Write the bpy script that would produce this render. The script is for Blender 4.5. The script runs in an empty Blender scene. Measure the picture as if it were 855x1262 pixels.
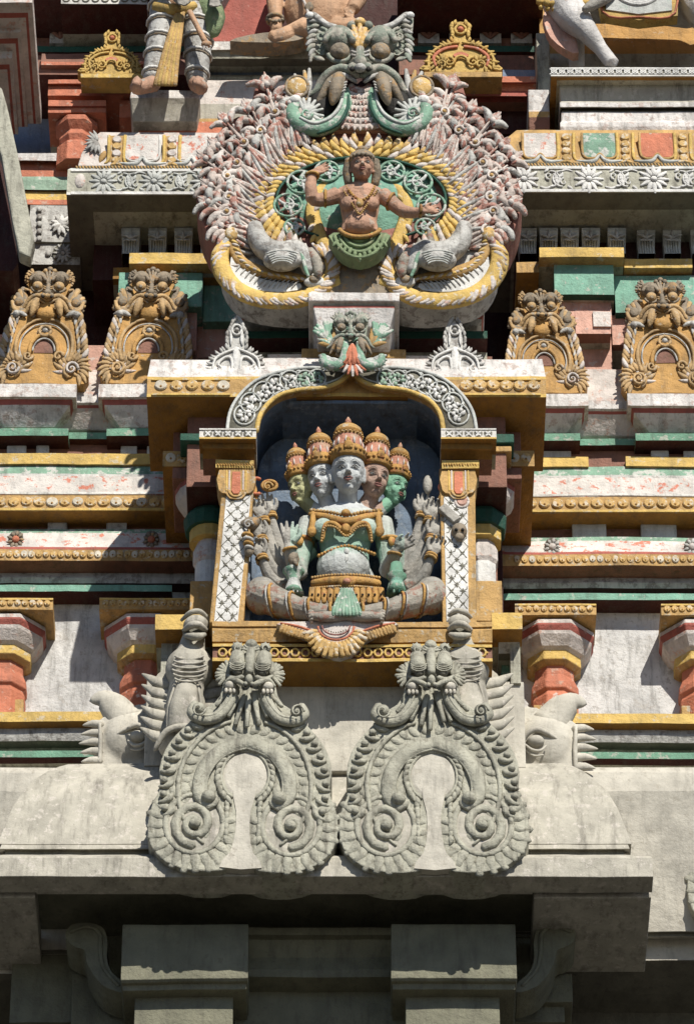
import bpy, math, random
from mathutils import Vector, Matrix, noise as MN
R=math.radians; PI=math.pi
random.seed(7)
SC=bpy.context.scene; COL=SC.collection
# ---------------------------------------------------------------- camera
PITCH=R(38); CA=math.cos(PITCH); SA=math.sin(PITCH); DIST=30.0; FPX=6000.0
Z0=1.6+DIST*SA
CAM=Vector((0,-DIST*CA,Z0-DIST*SA)); FW=Vector((0,CA,SA)); UP=Vector((0,-SA,CA))
YS=0.0
def P(px,py,Y):
    Y+=YS
    d=FW*FPX+Vector((1,0,0))*(px-427.5)+UP*(631-py)
    return CAM+d*((Y-CAM.y)/d.y)
cd=bpy.data.cameras.new('camera'); cam=bpy.data.objects.new('camera',cd); COL.objects.link(cam)
cam.location=CAM; cam.rotation_euler=(PI/2+PITCH,0,0)
cd.sensor_fit='VERTICAL'; cd.sensor_height=24; cd.lens=FPX/1262*24; cd.clip_end=2000; SC.camera=cam
# ---------------------------------------------------------------- light
AZ=R(21); EL=R(42)
w=bpy.data.worlds.new('World'); SC.world=w; w.use_nodes=True
nt=w.node_tree; sky=nt.nodes.new('ShaderNodeTexSky'); sky.sky_type='NISHITA'; sky.sun_disc=False
sky.air_density=.5; sky.dust_density=.2; sky.sun_elevation=EL; sky.sun_rotation=PI-AZ
nt.links.new(sky.outputs[0],nt.nodes['Background'].inputs[0]); nt.nodes['Background'].inputs[1].default_value=0.08
sl=bpy.data.lights.new('sun','SUN'); sl.energy=4.7; sl.angle=R(.5); sl.color=(1,.95,.86)
so=bpy.data.objects.new('sun',sl); COL.objects.link(so)
sd=Vector((math.sin(AZ)*math.cos(EL),-math.cos(AZ)*math.cos(EL),math.sin(EL)))
so.rotation_euler=sd.to_track_quat('Z','Y').to_euler(); so.location=(8,-20,45)
SC.view_settings.view_transform='Standard'; SC.view_settings.look='None'; SC.view_settings.exposure=0.32
# ---------------------------------------------------------------- materials
MATS={}
def paint(name,base,under=(.5,.48,.44),peel=.35,dirt=.45,top=0.0,rough=.72,bump=.5,streak=1.0,scale=1.0,darkc=(.07,.062,.05),grad=None):
    if any(k in name for k in ('yellow','ochre','green','red','pink','orange','disc','gold')) and 'dark' not in name:
        base=tuple(c*.88+e*.12 for c,e in zip(base,(.56,.53,.46)))
    m=bpy.data.materials.new(name); m.use_nodes=True; t=m.node_tree; n=t.nodes; L=t.links
    b=n['Principled BSDF']; b.inputs['Roughness'].default_value=rough
    b.inputs['Specular IOR Level'].default_value=.3
    g=n.new('ShaderNodeNewGeometry')
    def noise(sc,det,ro,src=None,vec=None):
        x=n.new('ShaderNodeTexNoise'); x.inputs['Scale'].default_value=sc; x.inputs['Detail'].default_value=det
        x.inputs['Roughness'].default_value=ro
        if vec:
            mp=n.new('ShaderNodeMapping'); mp.inputs['Scale'].default_value=vec; L.new(g.outputs['Position'],mp.inputs[0]); L.new(mp.outputs[0],x.inputs[0])
        else: L.new(g.outputs['Position'],x.inputs[0])
        return x.outputs[0]
    def ramp(src,a,c,v0=0,v1=1):
        r=n.new('ShaderNodeMapRange'); r.inputs[1].default_value=a; r.inputs[2].default_value=c
        r.inputs[3].default_value=v0; r.inputs[4].default_value=v1; L.new(src,r.inputs[0]); return r.outputs[0]
    def mix(fac,a,c,mode='MIX'):
        x=n.new('ShaderNodeMix'); x.data_type='RGBA'; x.blend_type=mode
        if isinstance(fac,float): x.inputs[0].default_value=fac
        else: L.new(fac,x.inputs[0])
        for s,i in ((a,6),(c,7)):
            if isinstance(s,tuple): x.inputs[i].default_value=(*s,1)
            else: L.new(s,x.inputs[i])
        return x.outputs[2]
    va=noise(5*scale,6,.6)
    lo=tuple(c*.72 for c in base); hi=tuple(min(1,c*1.18) for c in base)
    col=mix(ramp(va,.3,.7),lo,hi)
    if grad:
        sz=n.new('ShaderNodeSeparateXYZ'); L.new(g.outputs['Position'],sz.inputs[0])
        ns=noise(14,4,.6); md=n.new('ShaderNodeMath'); md.operation='MULTIPLY_ADD'; L.new(ns,md.inputs[0]); md.inputs[1].default_value=.16; L.new(sz.outputs[2],md.inputs[2])
        for z0,z1,c in grad: col=mix(ramp(md.outputs[0],z0+.08,z1+.08),col,c)
    if peel>0:
        pn=noise(16*scale,9,.72); th=.66-.26*peel
        pm=ramp(pn,th,th+.035,0,.85); col=mix(pm,col,under)
    if dirt>0:
        s1=noise(3,7,.7,vec=(6*scale,3,1.0*scale)); d1=ramp(s1,.50,.70,0,dirt*streak); col=mix(d1,col,darkc)
        s2=noise(34*scale,6,.8); d2=ramp(s2,.55,.72,0,dirt*.75); col=mix(d2,col,tuple(c*1.6 for c in darkc))
    if top>0:
        sx=n.new('ShaderNodeSeparateXYZ'); L.new(g.outputs['Normal'],sx.inputs[0])
        tn=noise(12,6,.7); ad=n.new('ShaderNodeMath'); ad.operation='MULTIPLY_ADD'
        L.new(tn,ad.inputs[0]); ad.inputs[1].default_value=1.2; L.new(sx.outputs[2],ad.inputs[2])
        col=mix(ramp(ad.outputs[0],.75,1.45,0,top),col,(.16,.15,.125))
    L.new(col,b.inputs['Base Color'])
    bn=noise(60,8,.7); bp=n.new('ShaderNodeBump'); bp.inputs['Strength'].default_value=bump; bp.inputs['Distance'].default_value=.012
    L.new(bn,bp.inputs['Height'])
    b2=noise(13,4,.6); bq=n.new('ShaderNodeBump'); bq.inputs['Strength'].default_value=bump; bq.inputs['Distance'].default_value=.03
    L.new(b2,bq.inputs['Height']); L.new(bp.outputs[0],bq.inputs['Normal']); L.new(bq.outputs[0],b.inputs['Normal'])
    MATS[name]=m
W_=(.56,.53,.48); GY=(.30,.28,.24)
paint('stone',(.40,.39,.315),(.27,.255,.20),peel=.35,dirt=.75,top=.6)
paint('stone_olive',(.185,.18,.125),(.15,.14,.10),peel=.3,dirt=.45)  # darker greenish stone for the blocks and panels beneath the eave
paint('deep_red',(.27,.075,.05),(.33,.22,.18),peel=.3,dirt=.6,top=.7)
paint('stone_smooth',(.42,.395,.33),(.52,.48,.42),peel=.4,dirt=.6,top=0,bump=.28)
paint('stone_pale',(.50,.47,.40),(.38,.35,.29),peel=.3,dirt=.35,bump=.28)
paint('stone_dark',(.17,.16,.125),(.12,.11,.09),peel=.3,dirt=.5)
paint('white',(.62,.60,.56),(.42,.38,.34),peel=.3,dirt=.5)
paint('white_clean',(.66,.65,.62),(.45,.42,.4),peel=.12,dirt=.25)
paint('white_pink',(.60,.54,.50),(.54,.34,.27),peel=.35,dirt=.4,top=.2)
paint('white_flame',(.54,.46,.41),(.36,.15,.11),peel=.55,dirt=.6,top=.35)
paint('white_grey',(.50,.49,.46),(.25,.23,.21),peel=.5,dirt=.6,top=.5)
paint('white_red',(.62,.58,.54),(.55,.14,.07),peel=.42,dirt=.35,scale=.8)
paint('wall_white',(.56,.55,.53),(.40,.38,.35),peel=.35,dirt=.7,scale=.8)
paint('slab_white',(.64,.61,.58),(.45,.36,.32),peel=.45,dirt=.6)
paint('yellow',(.63,.41,.08),(.55,.47,.33),peel=.34,dirt=.38)
paint('ochre',(.46,.26,.06),(.46,.40,.30),peel=.33,dirt=.65)
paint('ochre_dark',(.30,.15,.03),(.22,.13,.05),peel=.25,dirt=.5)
paint('disc',(.56,.34,.09),(.62,.56,.46),peel=.52,dirt=.5,scale=1.5)
paint('disc_white',(.62,.56,.45),(.52,.33,.10),peel=.4,dirt=.4,scale=1.5)
paint('carve_gold',(.47,.29,.11),(.50,.43,.34),peel=.36,dirt=.6,top=.6)
paint('carve_grey',(.27,.22,.16),(.40,.24,.10),peel=.45,dirt=.7,top=.7)
paint('carve_body',(.49,.28,.09),(.50,.40,.28),peel=.2,dirt=.45,top=.1)
paint('gold_flat',(.52,.33,.06),(.42,.22,.05),peel=.4,dirt=.5)
paint('red',(.34,.045,.025),(.42,.25,.2),peel=.15,dirt=.4)
paint('dark_red',(.05,.014,.011),(.05,.025,.018),peel=.2,dirt=.5)  # darkened nearly to black so that deep gaps and undersides read as shade
paint('brown_red',(.20,.06,.03),(.15,.08,.05),peel=.3,dirt=.5)
paint('orange_red',(.50,.13,.055),(.52,.34,.26),peel=.28,dirt=.35)
paint('orange_worn',(.52,.13,.05),(.58,.50,.45),peel=.25,dirt=.35)
paint('pink',(.60,.32,.24),(.54,.45,.40),peel=.34,dirt=.4)
paint('green',(.08,.25,.16),(.38,.39,.33),peel=.38,dirt=.45)
paint('green_teal',(.15,.38,.28),(.46,.46,.40),peel=.33,dirt=.42)
paint('green_pale',(.24,.38,.28),(.48,.47,.42),peel=.35,dirt=.5)
paint('green_worn',(.16,.33,.23),(.55,.54,.5),peel=.55,dirt=.45,top=.2)
paint('monster_green',(.21,.25,.20),(.42,.39,.33),peel=.65,dirt=.75,top=.45)
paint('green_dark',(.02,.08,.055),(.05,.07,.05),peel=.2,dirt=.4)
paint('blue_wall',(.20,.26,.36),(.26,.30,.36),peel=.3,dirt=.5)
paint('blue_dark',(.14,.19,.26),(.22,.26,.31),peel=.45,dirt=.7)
paint('skin_white',(.52,.54,.54),(.42,.44,.43),peel=.12,dirt=.25)
paint('skin_green',(.15,.38,.25),(.35,.45,.36),peel=.2,dirt=.3)
paint('skin_yellow',(.42,.42,.20),(.35,.36,.25),peel=.15,dirt=.3)
paint('skin_brown',(.40,.27,.21),(.42,.34,.3),peel=.15,dirt=.3)
paint('body_paint',(.34,.46,.37),(.52,.53,.50),peel=.42,dirt=.3,top=.35)
_z=lambda py:P(427,py,-.32).z
paint('torso_paint',(.50,.52,.50),(.40,.42,.38),peel=.2,dirt=.35,grad=[(_z(696),_z(688),(.26,.40,.32)),(_z(668),_z(638),(.50,.53,.50))])
paint('sleeve_paint',(.37,.36,.32),(.44,.42,.38),peel=.25,dirt=.4,grad=[(_z(706),_z(690),(.33,.42,.35)),(_z(672),_z(648),(.48,.51,.47))])
paint('arm_grey',(.37,.35,.31),(.44,.42,.38),peel=.3,dirt=.4,top=.55)
paint('leg_red',(.33,.30,.25),(.30,.14,.10),peel=.5,dirt=.5,top=.7)
paint('jewel',(.46,.26,.075),(.34,.13,.05),peel=.4,dirt=.65)
paint('brow_paint',(.10,.09,.08),peel=0,dirt=0)
paint('crown_red',(.45,.17,.10),(.46,.32,.22),peel=.45,dirt=.5)
paint('skin_tan',(.48,.28,.19),(.40,.33,.27),peel=.3,dirt=.5,top=.5)
paint('skin_orange',(.50,.28,.15),(.50,.42,.34),peel=.25,dirt=.4,top=.3)
paint('horse_white',(.58,.56,.54),(.50,.40,.36),peel=.25,dirt=.35)
paint('drape_green',(.16,.24,.10),(.30,.30,.18),peel=.3,dirt=.5)
paint('scroll_gray',(.52,.53,.50),(.36,.40,.36),peel=.3,dirt=.4)
paint('black',(.02,.018,.016),(.03,.025,.02),peel=0,dirt=0)
paint('lip',(.30,.13,.11),peel=0,dirt=.1)
paint('eye_white',(.42,.43,.42),peel=0,dirt=.1)
paint('ground',(.07,.065,.055),(.06,.05,.04),peel=.4,dirt=.3)
# ---------------------------------------------------------------- frames
class Fr:
    """local frame in photo-scale units (200 per metre): u right, v up, w towards the viewer"""
    def __init__(s,O,k=1.0,Rm=None,comp=True,kv=1.0):
        s.O=O; s.k=k; s.R=Rm or Matrix.Identity(3); s.comp=comp; s.kv=kv
    def L(s,u,v,w=0):
        if s.comp: z=(v*s.kv-SA*w)/CA
        else: z=v
        return s.O+s.R@(Vector((u,-w,z))*(s.k/200))
    def D(s,u,v,w): return s.R@(Vector((u,-w,v))*(s.k/200))
    def sub(s,u,v,w=0,k=1.0,yaw=0,tilt=0,roll=0,comp=False):
        Rm=s.R@Matrix.Rotation(R(yaw),3,'Z')@Matrix.Rotation(R(tilt),3,'X')@Matrix.Rotation(R(roll),3,'Y')
        return Fr(s.L(u,v,w),s.k*k,Rm,comp)
    def sc(s,u,v,w=0,k=1.0,kv=1.0,roll=0):
        return Fr(s.L(u,v,w),s.k*k,s.R@Matrix.Rotation(R(roll),3,'Y'),s.comp,kv)
def FP(px,py,Y):
    o=P(px,py,Y); return Fr(o,(o-CAM).dot(FW)/DIST)
def cat(pts,sub):
    if len(pts)<3: 
        return [pts[0]+(pts[-1]-pts[0])*(i/sub) for i in range(sub+1)]
    out=[]; n=len(pts)
    for i in range(n-1):
        p0=pts[max(0,i-1)]; p1=pts[i]; p2=pts[i+1]; p3=pts[min(n-1,i+2)]
        for j in range(sub):
            t=j/sub; out.append(.5*((2*p1)+(p2-p0)*t+(2*p0-5*p1+4*p2-p3)*t*t+(3*p1-p0-3*p2+p3)*t**3))
    out.append(pts[-1]); return out
class MB:
    def __init__(s): s.V=[];s.F=[];s.M=[];s.S=[]
    def add(s,vs,fs,mat,sm=True):
        b=len(s.V); s.V+=vs; s.F+=[tuple(b+i for i in f) for f in fs]
        if isinstance(mat,list): s.M+=mat
        else: s.M+=[mat]*len(fs)
        s.S+=[sm]*len(fs)
    def build(s,name,parent=None,bevel=0,smooth_angle=None):
        me=bpy.data.meshes.new(name); o=Vector((0,0,0)) if parent is None else s_root(parent)
        me.from_pydata([tuple(v-o) for v in s.V],[],s.F)
        names=sorted(set(s.M)); ix={m:i for i,m in enumerate(names)}
        for m in names: me.materials.append(MATS[m])
        me.polygons.foreach_set('material_index',[ix[m] for m in s.M])
        me.polygons.foreach_set('use_smooth',s.S); me.update()
        ob=bpy.data.objects.new(name,me); COL.objects.link(ob)
        if parent is not None: ob.parent=parent
        if bevel:
            b=ob.modifiers.new('bevel','BEVEL'); b.width=bevel; b.segments=2; b.limit_method='ANGLE'; b.angle_limit=R(40)
        return ob
ROOTS={}
def s_root(p):
    while p.parent is not None: p=p.parent
    return ROOTS[p.name]
def thing(name,label,cat_,loc,group=None):
    o=bpy.data.objects.new(name,None); COL.objects.link(o); o.location=loc; o.empty_display_size=.1
    o['label']=label; o['category']=cat_
    if group: o['group']=group
    ROOTS[o.name]=Vector(loc); return o
def dup(root,loc,label,scale=1.0,flip=False,yaw=0,roll=0):
    r=root.copy(); COL.objects.link(r); r.location=loc; r['label']=label
    r.scale=((-1 if flip else 1)*scale,scale,scale); r.rotation_euler=(0,R(roll),R(yaw)); ROOTS[r.name]=Vector(loc)
    for c in list(root.children):
        d=c.copy(); COL.objects.link(d); d.parent=r
        for g in list(c.children):
            e=g.copy(); COL.objects.link(e); e.parent=d
    return r
# ---------------------------------------------------------------- primitives
def stroke(mb,f,pts,r,mat,n=8,flat=1.0,sub=4,sm=True):
    P3=cat([f.L(*p) for p in pts],sub); N=len(P3)
    if not isinstance(r,(list,tuple)): r=[r,r]
    k=f.k/200; vs=[];fs=[]
    out=f.R@Vector((0,-1,0)); upv=f.R@Vector((0,0,1)); pB=None
    for i,p in enumerate(P3):
        T=(P3[min(N-1,i+1)]-P3[max(0,i-1)])
        if T.length<1e-9: T=Vector((1,0,0))
        T.normalize()
        ref=out if abs(T.dot(out))<.93 else upv
        Nn=(ref-T*ref.dot(T)).normalized(); B=T.cross(Nn)
        x=i/(N-1)*(len(r)-1); j=min(int(x),len(r)-2); rr=(r[j]+(r[j+1]-r[j])*(x-j))*k
        rr=max(rr,1e-4)
        for a in range(n):
            t=2*PI*a/n; vs.append(p+B*(math.cos(t)*rr)+Nn*(math.sin(t)*rr*flat))
    for i in range(N-1):
        for a in range(n):
            b=(a+1)%n; fs.append((i*n+a,(i+1)*n+a,(i+1)*n+b,i*n+b))
    # rounded caps
    for end,idx in ((0,P3[0]),(1,P3[-1])):
        T=(P3[0]-P3[1]) if end==0 else (P3[-1]-P3[-2])
        if T.length>0: T.normalize()
        rr=(r[0] if end==0 else r[-1])*k
        c=len(vs); vs.append(idx+T*rr*.7); base=0 if end==0 else (N-1)*n
        for a in range(n):
            b=(a+1)%n
            fs.append((c,base+a,base+b) if end==0 else (c,base+b,base+a))
    mb.add(vs,fs,mat,sm)
def leaf(mb,f,u,v,ang,ln,wd,mat,w=0,curl=0,flat=.6,lift=0,n=6,tip=.15,seg=4):
    ang+=random.uniform(-3.5,3.5); ln*=random.uniform(.92,1.07); wd*=random.uniform(.9,1.08); w+=random.uniform(-.4,.4)
    a=R(ang); pts=[(u,v,w)]
    for i in range(seg):
        a2=a+R(curl)*(i+.5)/seg; u+=math.cos(a2)*ln/seg; v+=math.sin(a2)*ln/seg
        pts.append((u,v,w+lift*(i+1)/seg))
    stroke(mb,f,pts,[wd*.45,wd*.95,wd,wd*.7,wd*tip],mat,n=n,flat=flat,sub=1)
def spiral(mb,f,u,v,Rr,a0,turns,rad,mat,w=0,flat=1,ctr=None,n=7,rend=.45):
    N=max(8,int(abs(turns)*12)); pts=[]
    for i in range(N+1):
        t=i/N; rr=Rr*(1-t*.88); a=R(a0)+2*PI*turns*t
        pts.append((u+math.cos(a)*rr,v+math.sin(a)*rr,w+t*rad*.5))
    stroke(mb,f,pts,[rad,rad*rend],mat,n=n,flat=flat,sub=1)
    if ctr: ball(mb,f,u,v,w+rad*.6,ctr,mat=mat,n=8)
def arc(mb,f,u,v,Ru,Rv,a0,a1,rad,mat,w=0,flat=1,n=7,seg=20):
    pts=[(u+math.cos(R(a0+(a1-a0)*i/seg))*Ru,v+math.sin(R(a0+(a1-a0)*i/seg))*Rv,w) for i in range(seg+1)]
    stroke(mb,f,pts,rad,mat,n=n,flat=flat,sub=1)
def ball(mb,f,u,v,w,rx,ry=None,rw=None,mat='stone',n=12):
    ry=rx if ry is None else ry; rw=rx if rw is None else rw
    if f.comp: az=math.sqrt(max((ry*.35)**2,ry*ry-(SA*rw)**2))/CA
    else: az=ry
    c=f.L(u,v,w); m=max(4,n*2//3); vs=[c+f.D(0,az,0)]; fs=[]
    for i in range(1,m):
        p=PI*i/m
        for j in range(n):
            t=2*PI*j/n; vs.append(c+f.D(rx*math.sin(p)*math.cos(t),az*math.cos(p),-rw*math.sin(p)*math.sin(t)))
    vs.append(c+f.D(0,-az,0)); e=len(vs)-1
    for j in range(n):
        k=(j+1)%n; fs.append((0,1+j,1+k)); fs.append((e,e-n+k,e-n+j))
        for i in range(m-2): fs.append((1+i*n+j,1+(i+1)*n+j,1+(i+1)*n+k,1+i*n+k))
    mb.add(vs,fs,mat,True)
def coin(mb,f,u,v,w,rx,ry,h,mat,n=14,dot=None,dmat='ochre_dark'):
    vs=[];fs=[]
    for (q,hh) in ((1,0),(1,h*.6),(.82,h)):
        for i in range(n):
            a=2*PI*i/n; p=f.L(u+rx*q*math.cos(a),v+ry*q*math.sin(a),w); vs.append(p+f.D(0,0,hh))
    for r_ in range(2):
        for i in range(n):
            j=(i+1)%n; fs.append((r_*n+i,r_*n+j,(r_+1)*n+j,(r_+1)*n+i))
    fs.append(tuple(2*n+i for i in range(n)))
    mb.add(vs,fs,mat,False)
    if dot: ball(mb,f,u,v,w+h,dot,dot,dot*.7,dmat,n=7)
def lathe(mb,f,u,v,w,prof,n,mat='stone',ph=0,sm=True,sq=1.0):
    """prof rows (radius, height above v[, material]) about a vertical axis"""
    c=f.L(u,v,w); vs=[];fs=[];ms=[]; cz=f.k/200/(CA if f.comp else 1)
    for row in prof:
        for i in range(n):
            a=2*PI*(i+.5)/n+ph
            vs.append(c+f.D(row[0]*math.cos(a),0,row[0]*math.sin(a)*sq)+(f.R@Vector((0,0,row[1]*cz))))
    for r_ in range(len(prof)-1):
        mt=prof[r_][2] if len(prof[r_])>2 else mat
        for i in range(n):
            j=(i+1)%n; fs.append((r_*n+i,r_*n+j,(r_+1)*n+j,(r_+1)*n+i)); ms.append(mt)
    m2=len(prof)-1
    fs.append(tuple(range(n-1,-1,-1))); ms.append(prof[0][2] if len(prof[0])>2 else mat)
    fs.append(tuple(m2*n+i for i in range(n))); ms.append(prof[-2][2] if len(prof[-2])>2 else mat)
    # orient: with y flipped the ring runs clockwise seen from above
    fs=[tuple(reversed(q)) for q in fs]
    mb.add(vs,fs,ms,sm)
def box(mb,f,u0,u1,v0,v1,w0,w1,mat):
    a=[f.L(u,v,w1) for u,v in ((u0,v0),(u1,v0),(u1,v1),(u0,v1))]
    d=f.D(0,0,w0-w1); b=[p+d for p in a]
    mb.add(a+b,[(0,1,2,3),(5,4,7,6),(4,5,1,0),(3,2,6,7),(4,0,3,7),(1,5,6,2)],mat,False)
def plate(mb,f,pts,w0,w1,mat,smat=None):
    n=len(pts); a=[f.L(u,v,w1) for u,v in pts]; d=f.D(0,0,w0-w1); b=[p+d for p in a]
    area=sum(pts[i][0]*pts[(i+1)%n][1]-pts[(i+1)%n][0]*pts[i][1] for i in range(n))
    fs=[tuple(range(n)),tuple(range(2*n-1,n-1,-1))]+[(n+i,n+(i+1)%n,(i+1)%n,i) for i in range(n)]
    if area<0: fs=[tuple(reversed(q)) for q in fs]
    mb.add(a+b,fs,[mat,mat]+[smat or mat]*n,False)
def smoothpts(pts,sub=4,closed=True):
    n=len(pts); out=[]
    for i in range(n if closed else n-1):
        g=lambda j: Vector(pts[j%n]) if closed else Vector(pts[max(0,min(n-1,j))])
        p0,p1,p2,p3=g(i-1),g(i),g(i+1),g(i+2)
        for j in range(sub):
            t=j/sub; q=.5*((2*p1)+(p2-p0)*t+(2*p0-5*p1+4*p2-p3)*t*t+(3*p1-p0-3*p2+p3)*t**3); out.append((q.x,q.y))
    if not closed: out.append(tuple(pts[-1]))
    return out
def stack(mb,x0,x1,levels,yb,mat='stone',mL=1,mR=1,yref=None,seg=0):
    """moulded course: levels (py or None for 'same height', front Y[, material below]) top to bottom; mitred ends"""
    yref=levels[0][1] if yref is None else yref
    yb+=YS
    pr=next(l[0] for l in levels if l[0] is not None)
    X0=P(x0,pr,yref).x; X1=P(x1,pr,yref).x; rows=[]; z=None
    for l in levels:
        if l[0] is not None: z=P(400,l[0],l[1]).z
        d=yref-l[1]; rows.append((z,l[1]+YS,X0-mL*d,X1+mR*d,l[2] if len(l)>2 else mat))
    # built in short lengths that waver by a few millimetres, as hand-laid plaster does
    w_=max(1e-3,rows[0][3]-rows[0][2]); N=max(1,min(60,int(w_/.09)))
    def wob(p,k=1.0):
        q=MN.noise_vector(p*1.7)*.006+MN.noise_vector(p*7)*.0035
        return Vector((p.x+q.x*k*.5,p.y+q.y*k,p.z+q.z*k))
    vs=[];fs=[];ms=[]; M=N+3
    for z,y,a,b,_ in rows:
        vs.append(Vector((a,yb,z)))
        for i in range(N+1): vs.append(wob(Vector((a+(b-a)*i/N,y,z))))
        vs.append(Vector((b,yb,z)))
    for i in range(len(rows)-1):
        q=i*M
        for j in range(M-1): fs.append((q+j,q+M+j,q+M+j+1,q+j+1)); ms.append(rows[i][4])
        fs.append((q+M-1,q+2*M-1,q+M,q)); ms.append(rows[i][4])
    fs.append(tuple(range(M))); ms.append(rows[0][4]); e=(len(rows)-1)*M
    fs.append(tuple(reversed(range(e,e+M)))); ms.append(rows[-1][4])
    mb.add(vs,fs,ms,False)
def discs(mb,x0,x1,py,Y,rx,ry,mat='disc',gap=2,h=3,alt=None,dot=1.6):
    n=max(1,round((x1-x0)/(2*rx+gap))); 
    for i in range(n):
        px=x0+(x1-x0)*(i+.5)/n; f=FP(px,py+random.uniform(-.4,.4),Y)
        q=random.uniform(.93,1.04)
        m=mat if alt is None or random.random()<.6 else alt
        coin(mb,f,0,0,-1,rx*q,ry*q,h+1,m,n=14,dot=dot)
def remesh(ob,vox,smooth=2,matf=None,extra=None):
    m=ob.modifiers.new('r','REMESH'); m.mode='VOXEL'; m.voxel_size=vox; m.use_smooth_shade=True
    if smooth: s=ob.modifiers.new('s','SMOOTH'); s.factor=.5; s.iterations=smooth
    dg=bpy.context.evaluated_depsgraph_get(); dg.update(); ev=ob.evaluated_get(dg)
    me=bpy.data.meshes.new_from_object(ev); ob.modifiers.clear()
    old=ob.data; ob.data=me; me.name=ob.name
    me.materials.clear()
    if matf:
        names=matf(None); 
        for x in names: me.materials.append(MATS[x])
        root=s_root(ob); co=[0]*len(me.polygons)
        for p in me.polygons: co[p.index]=names.index(matf(p.center+root))
        me.polygons.foreach_set('material_index',co)
    else: 
        for x in old.materials: me.materials.append(x)
    me.polygons.foreach_set('use_smooth',[True]*len(me.polygons)); me.update()
    return ob
def proj(p):
    d=p-CAM; z=d.dot(FW); return (427.5+d.x/z*FPX, 631-d.dot(UP)/z*FPX)
# ================================================================ ARCHITECTURE
def T(name,label,c,px,py,Y,group=None): return thing(name,label,c,P(px,py,Y),group)
def part(root,name,fn,bevel=.006,label=None):
    mb=MB(); fn(mb); o=mb.build(name,root,bevel=bevel)
    if label: o['label']=label
    return o
# ground far below
mb=MB(); g=400
mb.add([Vector((-g,-g,0)),Vector((g,-g,0)),Vector((g,g,0)),Vector((-g,g,0))],[(0,1,2,3)],'ground',False)
go=mb.build('ground'); go['kind']='structure'
# tower core wall
t=T('tower_wall','core wall of the temple tower, its red darkened for the shade of the gaps behind every ledge and statue','wall',427,1262,1.7)
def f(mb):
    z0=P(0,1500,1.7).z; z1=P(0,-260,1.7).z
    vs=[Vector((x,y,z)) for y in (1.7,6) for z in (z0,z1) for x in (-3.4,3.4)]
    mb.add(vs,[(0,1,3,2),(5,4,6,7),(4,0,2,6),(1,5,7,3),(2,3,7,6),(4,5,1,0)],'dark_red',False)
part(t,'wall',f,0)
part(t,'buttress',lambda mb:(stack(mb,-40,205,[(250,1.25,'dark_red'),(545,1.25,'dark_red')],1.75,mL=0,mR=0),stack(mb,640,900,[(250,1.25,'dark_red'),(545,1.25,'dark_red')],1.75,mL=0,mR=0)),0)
part(t,'lower_wall',lambda mb:stack(mb,-200,1100,[(1150,1.0,'stone_dark'),(1400,1.0,'stone_dark')],1.75,mL=0,mR=0),0)

# ---- big grey eave at the bottom
t=T('stone_eave','bare grey stone rounded eave crossing the picture under the two large scrolled stone crests','cornice',400,1080,-.3)
def f(mb):
    stack(mb,-28,803,[(941,-.06),(944,-.11),(950,-.17),(960,-.235),(975,-.30),(995,-.35),(1020,-.39),(1040,-.42)],.6,'stone_smooth',yref=-.55)
    stack(mb,-28,803,[(1040.5,-.421),(1046,-.43),(1047,-.40,'stone_dark'),(1053,-.40),(1055,-.54),(1057,-.55),(1080,-.55),(None,-.39)],-.385,'stone_smooth',yref=-.55)  # groove stone darkened to draw its shadow line
ev=part(t,'eave_roll',f,.008)
def f(mb):
    for a,b in ((-26,45),(657,801)): stack(mb,a,b,[(1080.5,-.35,'stone_smooth'),(1106,-.35,'stone_smooth')],.44,mL=0,mR=0)
    stack(mb,47,655,[(1062,-.388,'stone_smooth'),(1099.2,-.388,'stone_smooth')],-.36,mL=0,mR=0)
part(t,'soffit_rim',f)
part(t,'soffit_panel',lambda mb:stack(mb,40,660,[(1060,-.36,'stone_olive'),(1070,-.36,'stone_olive')],.5,mL=0,mR=0),0)
t=T('side_eave','pale worn grey side eave set back at the right edge, right of the big eave','cornice',850,1160,.42)
part(t,'eave_roll',lambda mb:stack(mb,600,1100,[(946,.12),(952,.09),(975,.08),(1010,.12),(1060,.18),(1110,.25),(1148,.30),(1149,.33,'stone_dark'),(1154,.33),(1157,.42),(1183,.42,'stone_dark'),(None,1.1)],1.7,'stone_pale',mL=0,mR=0))  # groove shadow line drawn in darker stone
t=T('side_eave','pale grey side eave set back at the lower left edge, left of the big eave','cornice',5,1160,.42)
part(t,'eave_roll',lambda mb:stack(mb,-300,120,[(946,.12),(952,.09),(975,.08),(1010,.12),(1060,.18),(1110,.25),(1170,.30),(1171,.33,'stone_dark'),(1176,.33),(1178,.42),(1200,.42,'stone_dark'),(None,1.1)],1.7,'stone_pale',mL=0,mR=0))  # darker stone draws the shadow line of this groove too

t=T('recess_wall','very dark recessed wall between the pilaster capitals and the underside of the big eave','wall panel',390,1130,.35)
part(t,'panel',lambda mb:stack(mb,20,690,[(1100,.35),(1260,.35)],.9,'stone_olive',mL=0,mR=0),0)
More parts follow.
